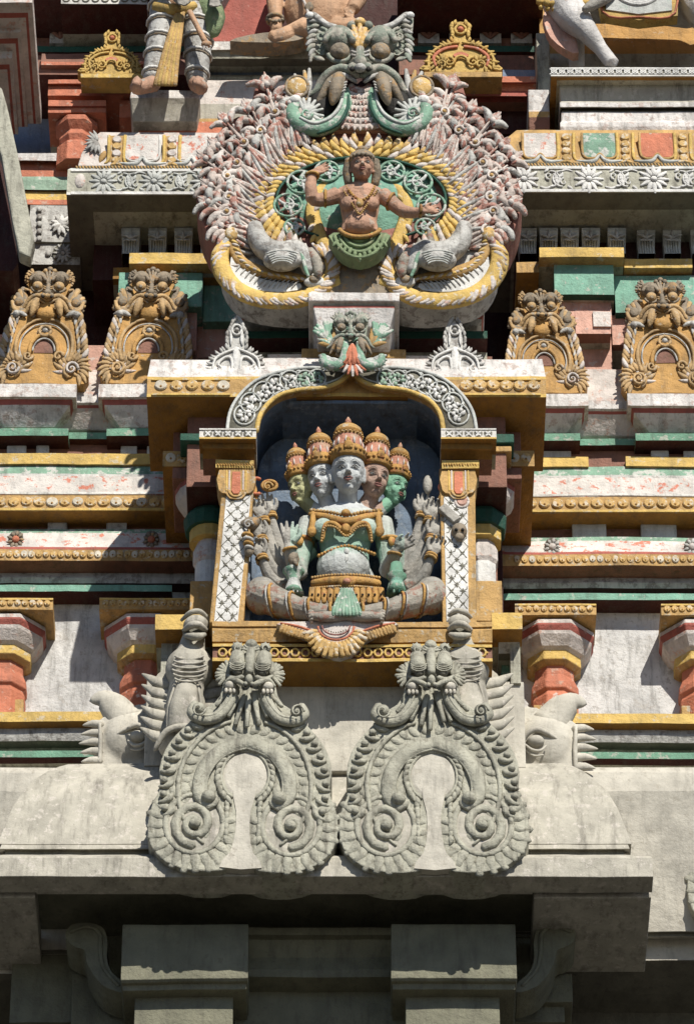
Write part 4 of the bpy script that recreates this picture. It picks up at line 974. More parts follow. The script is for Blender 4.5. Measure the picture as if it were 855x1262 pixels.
# ---- gilded crests
def gilt_crest(root,F,seed,alt=0):
    random.seed(seed)
    A='carve_gold'; Bm='carve_body'; Wt='carve_grey'
    ou=[(8,0),(51,0),(54,22),(52,42),(50,58),(44,72),(34,84),(22,92),(20,104),(26,118),(20,132),(0,136)]
    out=ou+[(-a,b) for a,b in reversed(ou)]
    mb=MB(); plate(mb,F,smoothpts(out,2),-24,0,Bm); mb.build('backing_slab',root,bevel=.006)
    mb=MB()
    arc(mb,F,0,38,17,20,-10,190,2.6,Bm,w=2); arc(mb,F,0,38,13,15,0,180,1.2,'white_grey',w=2.5)
    plate(mb,F,smoothpts([(-12,36),(-9,47),(0,52),(9,47),(12,36)],3,False)+[(12,40),(-12,40)][:0],-1,.8,'brown_red')  # flat dark plate, the hollow's shade put into its colour
    mb.build('painted_recess',root)
    for s in (-1,1):
        mb=MB()
        acanthus(mb,F,s*35,17,90-s*20,24,13,A,s=-s,w=1,wd=3.3)
        for i in range(8):
            a=-100*1+200*i/7; leaf(mb,F,s*30,14,90-s*a,17,3,A if i%2 else 'white_pink',w=0,curl=-s*25,flat=.8)
        spiral(mb,F,s*18,32,6,0,s*1.3,2.2,A,w=3); spiral(mb,F,s*35,18,8,0,s*1.5,2,'white_pink' if alt else A,w=5)
        # side foliage climbing
        for i in range(9):
            t_=i/8; u=s*(53-11*t_**1.6); v=34+48*t_
            leaf(mb,F,u*.86,v-4,90-s*(50-14*t_),15,3.4,A if i%3 else 'white_pink',w=1,curl=s*55,flat=.85)
            leaf(mb,F,u*.8,v-6,90+s*12,11,2,'white_grey' if i%2 else A,w=2,curl=-s*30)
        stroke(mb,F,[(s*30,26,2),(s*34,42,2),(s*30,60,2),(s*16,73,2),(0,77,2)],[2.2,2.4,2,1.6],A,flat=.9)
        stroke(mb,F,[(s*26,30,2),(s*29,42,2),(s*25,57,2),(s*13,68,2),(0,71,2)],[1,1],'white_grey',flat=.9)
        leaf(mb,F,s*24,80,90-s*50,20,4,'white_grey',w=3,curl=-s*70,flat=.8); ball(mb,F,s*36,82,3,5,mat='white_grey',n=8)
        mb.build('foliage',root)
        mb=MB()                       # winged ear plates beside the neck
        for i in range(7):
            a=90-s*(8+i*11); leaf(mb,F,s*24,84,a,31-i*1.8,5.2,A if i%2 else 'carve_grey',w=-2,curl=-s*8,flat=.6,tip=.7)
        stroke(mb,F,[(s*20,92,3),(s*28,84,3),(s*39,88,2),(s*43,98,1)],[2.5,3.2,3,2],A,flat=.8); ball(mb,F,s*34,98,1,6,6,3,'carve_grey',9)
        mb.build('wing',root)
    mb=MB()
    arc(mb,F,0,62,7,6,0,360,2,A,w=3,seg=12); ball(mb,F,0,62,3,4,mat='white_grey',n=8)
    for i in range(8): leaf(mb,F,0,62,i*45,9,2.2,A,w=1.5,tip=.5)
    for r_ in range(3):
        for i in range(5): ball(mb,F,(i-2)*(4.6+r_*1.6),92-r_*6,3,3,2.6,2,A if (i+r_)%2 else Wt,7)
    stroke(mb,F,[(0,100,2),(0,80,2)],[9,14],Bm,flat=.5); mb.build('neck',root)
    mb=MB()
    monster(mb,F,0,116,27,dict(head='carve_grey',brow='carve_grey',eye='carve_gold',rim=A,fang='carve_gold',lip='carve_gold',ear='carve_grey' if not alt else 'carve_gold',shell='carve_grey'))
    mb.build('guardian_face',root)
def crest(cx,by,Y,seed,lab,alt=0,sc=1.0,yaw=0):
    t=thing('gilded_crest',lab,'roof crest',P(cx,by,Y),'gilded crests beside the niche')
    gilt_crest(t,FP(cx,by,Y),seed,alt); t.scale=(sc,sc,sc*1.02); t.rotation_euler=(0,R(yaw),0)
crest(51,472,.53,1,'ochre crest with guardian face at the far left, leftmost of four gilded crests',1,1.04,1.5)
crest(180,472,.53,2,'darker weathered ochre crest just left of the niche roof, wings greyed',0,1.04,1.5)
crest(673,484,.53,3,'ochre crest just right of the niche roof, its lower left hidden by the white slab',1,.93,-1.5)
crest(823,484,.53,4,'ochre crest near the right edge against the green block, rightmost of the gilded crests',0,1.03,-1)

# ---- small yellow crests at the top
def small_crest(lab,cx,by,Y,hw,ht,col,sl):
    t=thing('yellow_crest',lab,'roof crest',P(cx,by,Y),'small flat yellow crests')
    F=FP(cx,by,Y); k=hw/44; kv=ht/76
    G=F.sc(0,0,0,k=k,kv=kv/k)
    o=[(44,0),(43,12),(36,30),(22,40),(12,44),(10,58),(12,68),(6,76)]
    mb=MB(); plate(mb,G,smoothpts(o+[(-a,b) for a,b in reversed(o)],2),-22,0,col); mb.build('plate',t,bevel=.004)
    mb=MB()
    for s in (-1,1):
        for i in range(16):
            u,v=smoothpts(o,4,False)[min(27,2+int(i*1.7))]; a=math.degrees(math.atan2(v-26,u)); 
            leaf(mb,G,s*u*.86,v*.97-1,(a if s>0 else 180-a),9,2.6,col,w=2,curl=s*30,flat=.8)
        stroke(mb,G,[(s*4,38,2),(s*20,34,2),(s*32,22,2),(s*30,8,2)],[2,2.4,1.6],'orange_worn' if sl else col,flat=.7)
        stroke(mb,G,[(s*2,44,2),(s*22,39,2),(s*37,24,2),(s*38,4,2)],[1.5,1.8,1.6],col,flat=.9)
        acanthus(mb,G,s*24,12,90-s*30,15,8,col,s=-s,w=1,wd=2.3); spiral(mb,G,s*14,14,7,90,s*1.2,1.8,col,w=3)
    arc(mb,G,0,14,8,9,-10,190,1.8,col,w=3); ball(mb,G,0,64,3,4,mat='orange_worn',n=8); arc(mb,G,0,64,6.5,7,0,360,1.8,col,w=2,seg=12)
    plate(mb,G,smoothpts([(-9,26),(0,30),(9,26),(6,22),(0,24),(-6,22)],2),0,1.5,'orange_red')
    mb.build('foliage',t)
    mb=MB(); box(mb,G,-44,48,-9,-1,-30,4,'yellow' if not sl else 'ochre'); mb.build('plinth',t,bevel=.004)
small_crest('small flat yellow foliate crest left of the warrior statue',137,90,.60,37,55,'gold_flat',0)
small_crest('small flat yellow crest with red lines right of the big green guardian face',568,88,.62,46,66,'gold_flat',1)

# ---- small white crests on the niche roof
def white_crest(lab,cx,by,Y):
    t=thing('white_crest',lab,'roof crest',P(cx,by,Y),'small white crests on the niche roof')
    F=FP(cx,by,Y); o=[(35,0),(36,10),(32,22),(22,30),(13,36),(14,50),(10,60),(7,68),(3,73)]
    mb=MB(); plate(mb,F,smoothpts(o+[(-a,b) for a,b in reversed(o)],2),-26,0,'white_grey'); mb.build('plate',t,bevel=.004)
    mb=MB()
    for s in (-1,1):
        q=smoothpts(o,4,False)
        for i in range(20):
            u,v=q[min(len(q)-1,int(i*1.65))]; a=math.degrees(math.atan2(v-18,u)); leaf(mb,F,s*u*.84,v*.97,(a if s>0 else 180-a),8,2.2,'white_grey',w=1.5,curl=s*40,flat=.8)
        stroke(mb,F,[(s*5,4,2),(s*6,22,2),(s*14,24,2),(s*22,16,2),(s*17,8,2)],[1.6,2,1.8,1.4],'white_clean',flat=.9)
        stroke(mb,F,[(s*3,34,2),(s*14,30,2),(s*26,22,2),(s*29,8,2)],[1.6,2,1.4],'white_clean',flat=.9)
        spiral(mb,F,s*22,9,5,90,s*1.2,1.4,'white_clean',w=3); leaf(mb,F,s*7,40,90+s*8,20,2,'white_clean',w=2,curl=-s*20)
    arc(mb,F,0,59,6,6.5,0,360,1.6,'white_clean',w=2,seg=12); ball(mb,F,0,59,2,3,mat='white_grey',n=8)
    stroke(mb,F,[(0,36,1),(0,20,1),(0,4,1)],[4,6,2.5],'white_clean',flat=.5)
    mb.build('foliage',t)
white_crest('small whitewashed crest on the left end of the niche roof',291,464,-.34)
white_crest('small whitewashed crest on the right end of the niche roof',561,464,-.34)

# ---- little green guardian face over the arch
t=T('arch_mask','small green guardian mask with red tongue over the point of the niche arch','mask',434,470,-.5)
F=FP(434,430,-.52)
mb=MB(); monster(mb,F,-2,27,24,dict(head='monster_green',brow='monster_green',eye='carve_grey',rim='green_worn',fang='carve_grey',ear='monster_green',shell='monster_green'),ear=False)
for s in (-1,1):
    for i in range(5): leaf(mb,F,s*14-2,36,90-s*(-20+i*22),12,3,'monster_green',w=-2)
plate(mb,F,[(-14,-10),(14,-10),(20,40),(-22,40)],-40,-6,'monster_green'); mb.build('face',t)
for s in (-1,1):
    mb=MB()
    shell(mb,F,s*30,12,22,90-s*60 if s>0 else 90-s*60,90+s*10,7,'green_worn',w=-4,wd=4)
    for i in range(7): leaf(mb,F,s*24,4,90-s*(-4+i*12),30-i*2,4,'green_worn' if i%2 else 'ochre',w=-4,curl=-s*20)
    mb.build('wing',t)
    mb=MB()
    stroke(mb,F,[(s*9,8,6),(s*10,-12,6),(s*20,-22,5),(s*34,-18,5),(s*36,-8,5)],[4.5,6,7,6,4],'green_worn',flat=.8)
    for i in range(10):
        a=-160+i*19 if s>0 else -20-i*19; leaf(mb,F,s*26,-12,a,16,3,'scroll_gray',w=4,flat=.8,tip=.6)
    mb.build('scroll',t)
mb=MB()
for i in range(5): leaf(mb,F,0,6,-90+(i-2)*10,26,3.6,'orange_worn',w=8,flat=.7,tip=.7)
for i in range(7): leaf(mb,F,0,-14,-90+(i-3)*18,20,3.2,'white_pink' if i%2 else 'orange_worn',w=6,flat=.7,tip=.5)
mb.build('tongue',t)

# ---- fan-shaped cloth over the base
t=T('carved_cloth','fan-shaped carved cloth with yellow fringe hanging from the seat over the ochre base','carving',416,768,-.52)
F=FP(416,768,-.53)
def fan(mb,u,v,r1,r2,a0,a1,n,mat,w):
    for i in range(n):
        a=a0+(a1-a0)*i/(n-1); ru=math.cos(R(a)); rv=math.sin(R(a))
        leaf(mb,F,u+ru*r1,v+rv*r1*.62,a if True else a,(r2-r1)*(.75+.25*abs(ru)),5.0,mat,w=w,flat=.7,tip=.8)
mb=MB(); o=[(-70,2),(70,2),(60,-6),(44,-14),(34,-20),(20,-34),(4,-42),(-12,-38),(-26,-26),(-34,-18),(-48,-12),(-62,-5)]
plate(mb,F,smoothpts(o,2),-10,2,'white_pink'); mb.build('cloth',t,bevel=.004)
mb=MB()
for i in range(15):
    a=-168+i*11.2; leaf(mb,F,math.cos(R(a))*22-2,-6+math.sin(R(a))*17,a,18,4.6,'disc',w=5,flat=.8,tip=.8)
for s in (-1,1):
    for i in range(9):
        t_=i/8; leaf(mb,F,s*(66-30*t_),-1-10*t_,-90-s*(-25),11-2*t_,3.6,'ochre',w=4,flat=.8,tip=.8)
    stroke(mb,F,[(s*70,0,4),(s*48,-4,5),(s*24,-12,5)],[1.5,1.8,1.5],'orange_worn')
arc(mb,F,-2,-4,22,16,180,360,1.5,'orange_worn',w=6); arc(mb,F,-2,-3,17,11,180,360,1,'lip',w=5)
for i in range(9): ball(mb,F,-14+i*3,-8-3*math.sin(i/8*PI),4,1,mat='carve_grey',n=5)
mb.build('fringe',t)

# ---- winged guardian birds beside the crests
def winged(root,F,s):
    S='stone_smooth'
    mb=MB()
    stroke(mb,F,[(0,26,-10),(0,60,0),(2,86,6)],[30,25,21],S,n=16); ball(mb,F,4,98,10,31,30,25,S,18)
    stroke(mb,F,[(4,104,8),(6,124,12),(9,140,16),(11,150,17)],[22,17,14,13],S,n=14)
    ball(mb,F,11,151,18,17,15,17,S,14)
    o=mb.build('torso',root); remesh(o,.012,3)
    mb=MB()
    stroke(mb,F,[(-4,146,28),(6,153,40),(15,153,38),(24,146,28)],[3,5,5,3],S)
    stroke(mb,F,[(-2,140,28),(8,139,38),(16,139,37),(22,141,28)],[3,5,5,3],S)
    stroke(mb,F,[(-8,158,14),(4,168,26),(16,169,24),(28,158,14)],[2,3.5,3.5,2],S)
    plate(mb,F,smoothpts([(-4,143),(8,144),(22,143),(20,148),(8,149),(-4,149)],2),10,30,'stone_dark')
    mb.build('beak',root); mb=MB()
    for i in range(6): arc(mb,F,4,90+i*5.4,23-abs(i-2.5)*1.8,6,200,340,1.6,S,w=33,n=6,seg=10)
    mb.build('chest_ribs',root)
    mb=MB()
    stroke(mb,F,[(-2,26,22),(-1,54,30),(2,84,26)],[20,19,11],S,flat=.5,n=12)
    for q in (-1,1): stroke(mb,F,[(q*20-1,22,20),(q*20,54,27),(q*13+1,84,25)],[2,2.4,1.4],S)
    stroke(mb,F,[(-36,2,18),(-22,24,28),(0,30,32),(24,24,28),(38,0,18)],[3,5,5,5,3],S,flat=.8)
    ball(mb,F,0,8,2,34,26,24,S,16)
    mb.build('apron',root)
    for q in (-1,1):
        mb=MB(); n=6
        plate(mb,F,smoothpts([(q*12,12),(q*20,92),(q*36,92),(q*44,74),(q*42,50),(q*38,24),(q*30,8)],2),-20,-4,S)
        for i in range(n):
            v=84-i*13; stroke(mb,F,[(q*20,v-6,0),(q*36,v-2,0),(q*46,v+3,-3),(q*56,v+8,-6)],[9,8,5,1],S,flat=.6,n=9)
        mb.build('wing',root)
t=thing('winged_guardian','grey stone winged creature with open beak, behind the left large crest','statue',P(228,925,-.34),'winged creatures behind the large crests')
winged(t,FP(228,925,-.30),1)
t2=dup(t,P(578,925,-.41),'grey stone winged creature with open beak, behind the right large crest',1,flip=True)
# ---- finned beast heads at the kapota ends
def beast(root,F):
    S='stone_pale'
    mb=MB()
    plate(mb,F,smoothpts([(0,0),(0,72),(18,76),(42,72),(58,62),(70,56),(72,30),(70,0)],2),-60,0,S)
    ball(mb,F,30,32,-8,36,36,22,S,16)
    o=mb.build('head',root); remesh(o,.014,3)
    mb=MB()
    ball(mb,F,17,36,14,11,8,8,S,12)
    stroke(mb,F,[(2,36,14),(8,46,18),(20,50,18),(34,44,15),(44,38,10)],[2,3.5,4,3,1.5],S)
    stroke(mb,F,[(4,32,15),(12,26,19),(22,25,19),(30,31,15)],[1.5,2.2,2.2,1],S)
    stroke(mb,F,[(4,26,13),(14,19,17),(26,20,16)],[1,1.5,1],S)
    mb.build('eye',root)
    mb=MB()
    stroke(mb,F,[(34,54,-6),(50,72,-4),(66,82,-4),(80,80,-4)],[24,21,14,5],S,flat=.6,n=12)
    stroke(mb,F,[(66,2,2),(66,28,4),(68,52,4)],[3,3,2],S)
    for i in range(5):
        v=50-i*11.5; stroke(mb,F,[(66,v,0),(78,v+1,0),(94-2*abs(i-2),v-1,0)],[6.5,5.5,1],S,flat=.8,n=8)
    mb.build('crest_fins',root)
t=thing('beast_head','pale stone beast head with lidded eye and fins, right of the grey pedestal','statue',P(643,950,.05),'finned beast heads above the eave')
beast(t,FP(643,950,.05))
t2=dup(t,P(186,942,.05),'pale stone beast head with fins facing left, left of the grey pedestal',.95,flip=True)
# ================================================================ BIG PEDIMENT
YP=-.42
t=thing('pediment','huge horseshoe pediment with flame leaves, yellow wreath and green guardian face above the niche','pediment',P(443,375,YP))
PT=t; F=FP(443,240,YP)
# backing: flame plates
half=[(0,92),(30,96),(66,120),(86,132),(100,136),(118,158),(128,132),(134,104),(146,102),(164,90),(172,72),(178,56),(188,46),(188,22),(194,-2),(188,-30),(182,-44),(174,-58),(150,-72),(140,-84),(120,-60),(80,-70),(0,-70)]
mb=MB()
right=[(a*1.035,b*1.02) for a,b in half]; left=[(-a,b) for a,b in right]
plate(mb,F,smoothpts(right+list(reversed(left))[1:-1],2),-70,-6,'deep_red')
mb.build('backing_slab',t,bevel=.008)
# lower body: the thick double-scroll base
mb=MB()
lo=[(0,-60),(60,-72),(110,-66),(150,-52),(168,-48),(171,-70),(168,-94),(156,-116),(136,-130),(100,-137),(66,-138),(30,-132),(0,-134)]
plate(mb,F,smoothpts(lo+[(-a,b) for a,b in reversed(lo)][1:-1],2),-52,-4,'white_grey')
mb.build('scroll_base',t,bevel=.01)
# flame leaves
def plume(mb,u0,v0,ang,ln,seed):
    rnd=random.Random(seed); mats=['white_flame','white_pink','white_flame','white_grey','white_flame']
    ca,sa=math.cos(R(ang)),math.sin(R(ang))
    for j in range(11):          # bundle of long ribbons
        o=(j-5)*3.0
        leaf(mb,F,u0-sa*o,v0+ca*o,ang-(j-5)*2.2,ln*(.92-.06*abs(j-5)),3.0,mats[j%5],w=1+2*(j%3),curl=(j-5)*-2.5,flat=1.1,seg=5,tip=.5)
    for k in range(8):          # curled lobes edging both sides
        t_=.34+.62*(k//2+.5)/4; sd_=1 if k%2 else -1
        wdt=15*(1.05-.75*t_); cu=u0+ca*ln*t_; cv=v0+sa*ln*t_
        u=cu-sa*sd_*wdt*.7; v=cv+ca*sd_*wdt*.7
        leaf(mb,F,u,v,ang+sd_*12,rnd.uniform(19,26),rnd.uniform(5.0,6.6),mats[(k//2+seed)%5],w=4,curl=sd_*95,flat=1,tip=.5,seg=5)
        leaf(mb,F,u,v,ang+sd_*4,14,2.4,'deep_red',w=6,curl=sd_*60,flat=1,tip=.35)
        if k%8==3: spiral(mb,F,cu,cv,6.5,rnd.uniform(0,360),1.3*sd_,2.2,'white_pink',w=8); ball(mb,F,cu,cv,9,3,mat='ochre',n=7)
    tu=u0+ca*ln; tv=v0+sa*ln
    for q in (-42,-20,0,20,42): leaf(mb,F,tu-ca*9,tv-sa*9,ang+q,20-abs(q)*.12,3.6,'white_flame',w=4,curl=-q*1.3,tip=.2)
    ball(mb,F,tu-ca*6,tv-sa*6,7,4,4.6,4,'white_pink',9)
for s in (-1,1):
    for i,(tx_,ty_,u0,v0) in enumerate(((88,128,74,64),(118,154,90,52),(142,120,100,38),(172,104,108,24),(182,70,114,6),(197,52,120,-10),(190,16,124,-28),(193,-6,126,-42),(176,-38,128,-56))):
        a=math.degrees(math.atan2(ty_-v0,tx_-u0)); ln=math.hypot(tx_-u0,ty_-v0)*.97
        mb=MB(); plume(mb,s*u0,v0,a if s>0 else 180-a,ln,i*3+s); mb.build('flame_plume',t)
    mb=MB()
    rnd=random.Random(5+s)
    for i in range(34):
        a=rnd.uniform(-38,68); r_=rnd.uniform(0,1); u=math.cos(R(a))*(130+46*r_); v=math.sin(R(a))*(92+44*r_)-6+ (10 if a>30 else 0)
        leaf(mb,F,s*u,v,(a if s>0 else 180-a)+rnd.uniform(0,60)*s,rnd.uniform(15,24),rnd.uniform(2.6,4.4),rnd.choice(['white_flame','white_flame','white_grey','white_pink','deep_red']),w=rnd.uniform(-3,3),curl=rnd.uniform(30,80)*s,flat=1,tip=.3)
        if i%9==0: ball(mb,F,s*(u+8),v+3,4,4.2,mat='white_flame',n=8)
    mb.build('flame_leaves',t)
# green field with tendrils
mb=MB(); ball(mb,F,2,-6,-16,108,56,20,'green_teal',40); mb.build('green_field',t)
mb=MB()
for s in (-1,1):
    arc(mb,F,2,-6,104,55,90,-60 if s>0 else 240,1.8,'green_dark',w=3)
    for (u,v,r_) in ((88,-14,17),(72,16,17),(40,30,15),(80,-42,12)):
        arc(mb,F,s*u,v,r_,r_*.85,0,360,1.9,'green_worn',w=4,seg=20)
        for k in range(5):
            a=k*72+20; leaf(mb,F,s*u,v,a,r_*.8,2.9,'green_worn' if k%2 else 'scroll_gray',w=5,curl=40*s,flat=.8,tip=.6)
        spiral(mb,F,s*u,v,r_*.5,90,s*1.3,1.6,'scroll_gray',w=6)
    for i in range(9):
        a=-35+i*17; leaf(mb,F,s*(20+60*math.cos(R(a))),-6+30*math.sin(R(a)),(a if s>0 else 180-a)+60*s,14,2.2,'green_worn',w=3,curl=-50*s)
mb.build('tendrils',t)
# yellow wreath
mb=MB()
arc(mb,F,2,-8,122,66,-42,222,15,'yellow',w=-8,flat=.5,n=10,seg=50)
for s in (-1,1):
    for i in range(26):
        a=88-i*5.2; 
        for (ru,rv,dl,wd,ln,cc) in ((109,58,84,4.4,17,'yellow'),(120,66,76,5.2,20,'yellow'),(131,74,60,4.6,16,'disc')):
            u=2*s+math.cos(R(a))*ru; v=-8+math.sin(R(a))*rv
            leaf(mb,F,s*u,v,(a-dl+18) if s>0 else 180-(a-dl+18),ln,wd,cc if (i+int(ru))%4 else 'white_pink',w=2,curl=s*62,flat=1,tip=.3)
mb.build('yellow_wreath',t)
mb=MB()   # inner yellow loop round the bust
for s in (-1,1):
    stroke(mb,F,[(s*30,20,-2),(s*50,4,-1),(s*58,-22,0),(s*50,-50,0),(s*38,-80,0),(s*30,-116,0)],[7,8,9,9,8,9],'yellow',flat=.5)
    for i in range(9): leaf(mb,F,s*(57-abs(i-3)*3.2),0-i*13,-90-s*-30,11,3.6,'white_pink' if i%2 else 'yellow',w=3,flat=.9)
mb.build('yellow_loop',t)
mb=MB(); plate(mb,F,smoothpts([(-44,-60),(44,-60),(48,-100),(40,-128),(-40,-128),(-48,-100)],2),-20,2,'carve_grey'); mb.build('dark_panel',t)
# double scroll base ornament with rope edge
for s in (-1,1):
    mb=MB()
    O=[(158,-56),(170,-76),(166,-100),(150,-120),(126,-132),(96,-136),(66,-132),(44,-118),(33,-98),(36,-80),(46,-74)]
    I=[(158,-56),(146,-84),(122,-98),(92,-104),(66,-108)]
    stroke(mb,F,[(s*u,v,2) for u,v in O],[6,11,12,12,12,12,12,11,9,7,4],'yellow',flat=.6,n=10)
    q=smoothpts([(s*u,v) for u,v in O],5,False)
    for i in range(2,len(q)-1,1):
        tx,ty=q[i+1][0]-q[i-1][0],q[i+1][1]-q[i-1][1]; a=math.degrees(math.atan2(ty,tx))
        leaf(mb,F,q[i][0]+math.sin(R(a))*s*-5*-1,q[i][1]-math.cos(R(a))*s*5*1,a+s*42,19,4.0,'white_pink' if i%3 else 'ochre',w=6,flat=.8,curl=-s*24,tip=.5)
    stroke(mb,F,[(s*u,v,2) for u,v in I],[6,8,9,8,5],'ochre',flat=.6)
    q=smoothpts([(s*u,v) for u,v in I],6,False)
    for i in range(1,len(q)-1): 
        leaf(mb,F,q[i][0],q[i][1],(200 if s>0 else -20)+s*random.uniform(-6,6),9,2.2,'yellow' if i%2 else 'white_pink',w=6,flat=.9)
    ball(mb,F,s*157,-52,5,9,10,7,'disc',12)
    mb.build('rope_scroll',t)
    mb=MB()   # striped white leaf
    plate(mb,F,smoothpts([(s*u,v) for u,v in [(152,-72),(158,-96),(140,-116),(108,-124),(76,-122),(72,-114),(100,-112),(124,-106),(142,-94)]],2),-8,3,'white_clean')
    for i in range(13):
        u=150-i*5.6; v=-88-22*math.sin(min(1,i/8)*PI/2); leaf(mb,F,s*u,v-10,90+s*28 ,15,1.3,'white_grey',w=4,curl=s*30)
    ball(mb,F,s*55,-112,6,13,8,6,'white_clean',12); ball(mb,F,s*55,-109,10,7,6,5,'carve_grey',9)
    mb.build('striped_leaf',t)
    # bird resting in the scroll
    mb=MB()
    stroke(mb,F,[(s*128,-40,8),(s*124,-58,10),(s*112,-72,12),(s*94,-78,14),(s*78,-74,13),(s*66,-84,13),(s*62,-100,12)],[9,13,15,17,15,11,7],'white_grey',n=12)
    ball(mb,F,s*94,-86,20,24,14,14,'white_grey',14)
    o=mb.build('bird',t); remesh(o,.010,2)
    mb=MB()
    for i in range(6): arc(mb,F,s*94,-80-i*2.6,20-i*1.5,6,20,160,1.2,'scroll_gray',w=32,n=5,seg=10)
    for i in range(8): leaf(mb,F,s*(128-i*3),-42-i*4.5,(20 if s<0 else 160)+s*40,10,3.2,'scroll_gray' if i%2 else 'green',w=14,flat=.8)
    for i in range(7):
        u=s*(86-i*6.0); v=-62-i*6; stroke(mb,F,[(u,v,14),(u-s*1,v+8,16),(u-s*2,v+17-abs(i-2),15)],[5.5,4.5,1],'white_pink' if i%2 else 'leg_red',n=7)
    stroke(mb,F,[(s*62,-74,16),(s*54,-86,16),(s*50,-104,14)],[7,8,5],'leg_red')
    stroke(mb,F,[(s*86,-66,20),(s*72,-76,22),(s*66,-96,20),(s*62,-106,18)],[2,2.5,2.5,2],'green_worn')
    mb.build('crest_feathers',t)
# great guardian face
mb=MB()
monster(mb,F,1,188,53,dict(head='monster_green',brow='monster_green',eye='carve_grey',rim='white_grey',fang='carve_grey',ear='monster_green',shell='disc',knob='white_clean',mouth='dark_red'),horn=True)
for s in (-1,1): ball(mb,F,1+s*47,118,-2,17,20,10,'black',14)  # black balls paint the darkness of the mouth hollows
mb.build('guardian_face',t)
mb=MB()
for i in range(7):
    v=140-i*8.2; w_=12+i*3.1
    arc(mb,F,1,v+6,w_,9,195,345,4.6,'white_pink' if i%2 else 'white_flame',w=4,n=8)
    for k in range(9): leaf(mb,F,1+(k-4)*w_*.24,v-2+abs(k-4)*.9,-90,6,2.2,'white_flame',w=8)
plate(mb,F,[(-14,136),(16,136),(42,84),(-40,84)],-30,0,'pink'); mb.build('ringed_neck',t)
for s in (-1,1):
    mb=MB()
    stroke(mb,F,[(s*16,138,4),(s*18,116,6),(s*30,96,6),(s*52,86,6),(s*74,92,6),(s*84,110,6),(s*74,122,6)],[6,9,11,12,11,9,4],'green_worn',flat=.8,n=10)
    stroke(mb,F,[(s*20,138,10),(s*24,116,14),(s*36,100,15),(s*56,92,15),(s*74,100,14)],[2,2.5,2],'scroll_gray')
    stroke(mb,F,[(s*14,130,10),(s*15,112,14),(s*28,90,14),(s*52,79,13)],[2,2.5,2],'green_dark')
    shell(mb,F,s*66,106,22,60 if s>0 else 120,250 if s>0 else -70,10,'scroll_gray',w=8,wd=3.6)
    ball(mb,F,s*80,124,8,8,7,6,'white_clean',10); spiral(mb,F,s*66,106,8,0,s*1.2,2,'green_worn',w=14)
    mb.build('jaw_scroll',t)
    mb=MB()
    for i in range(8): leaf(mb,F,s*66,126,90-s*(-12+i*14),44-i*3.5,5.2,'ochre' if i%2 else 'white_grey',w=0,curl=-s*10,flat=.8,tip=.4)
    ball(mb,F,s*78,142,5,13,13,6,'disc',14); arc(mb,F,s*78,142,14,14,0,360,2.2,'carve_grey',w=6)
    mb.build('ear_plate',t)
# ================================================================ HEADS AND HANDS
def head(mb,f,rx,ry,skin='skin_white',nose=1.0):
    """true-scale head frame f: u right, v up, w forward; centre at eye height"""
    ball(mb,f,0,ry*.18,-rx*.15,rx*.98,ry*.86,rx*1.02,skin,18)
    ball(mb,f,0,-ry*.28,rx*.06,rx*.80,ry*.66,rx*.84,skin,18)
    ball(mb,f,0,-ry*.80,rx*.50,rx*.30,ry*.17,rx*.30,skin,12)
    stroke(mb,f,[(0,ry*.16,rx*.80),(0,-ry*.08,rx*1.0),(0,-ry*.25,rx*1.14)],[rx*.07,rx*.11,rx*.17],skin,n=8)
    for s in (-1,1):
        ball(mb,f,s*rx*.13,-ry*.27,rx*.97,rx*.10,rx*.08,rx*.10,skin,8)
        stroke(mb,f,[(s*rx*.14,ry*.22,rx*.80),(s*rx*.40,ry*.31,rx*.80),(s*rx*.70,ry*.18,rx*.56)],[rx*.07,rx*.1,rx*.05],skin)
        ball(mb,f,s*rx*.45,-ry*.30,rx*.58,rx*.26,ry*.22,rx*.22,skin,10)
        stroke(mb,f,[(s*rx*.98,ry*.15,-rx*.1),(s*rx*1.04,-ry*.1,-rx*.08),(s*rx*.94,-ry*.42,-rx*.02)],[rx*.13,rx*.15,rx*.12],skin)
def face_paint(mb,f,rx,ry,lip='lip'):
    stroke(mb,f,[(-rx*.28,-ry*.50,rx*.92),(-rx*.1,-ry*.455,rx*1.01),(0,-ry*.475,rx*1.02),(rx*.1,-ry*.455,rx*1.01),(rx*.28,-ry*.50,rx*.92)],[rx*.02,rx*.055,rx*.045,rx*.055,rx*.02],lip,n=7)
    stroke(mb,f,[(-rx*.24,-ry*.52,rx*.92),(0,-ry*.585,rx*.99),(rx*.24,-ry*.52,rx*.92)],[rx*.02,rx*.075,rx*.02],lip,n=7)
    for s in (-1,1):
        ball(mb,f,s*rx*.38,ry*.03,rx*.70,rx*.19,rx*.095,rx*.13,'eye_white',10)
        ball(mb,f,s*rx*.38,ry*.02,rx*.795,rx*.06,rx*.065,rx*.05,'brow_paint',8)
        stroke(mb,f,[(s*rx*.16,ry*.0,rx*.84),(s*rx*.38,ry*.105,rx*.86),(s*rx*.64,ry*.03,rx*.66)],[rx*.015,rx*.04,rx*.015],'brow_paint',n=5)
        stroke(mb,f,[(s*rx*.14,ry*.27,rx*.86),(s*rx*.40,ry*.37,rx*.84),(s*rx*.72,ry*.24,rx*.60)],[rx*.015,rx*.03,rx*.01],'brow_paint',n=5)
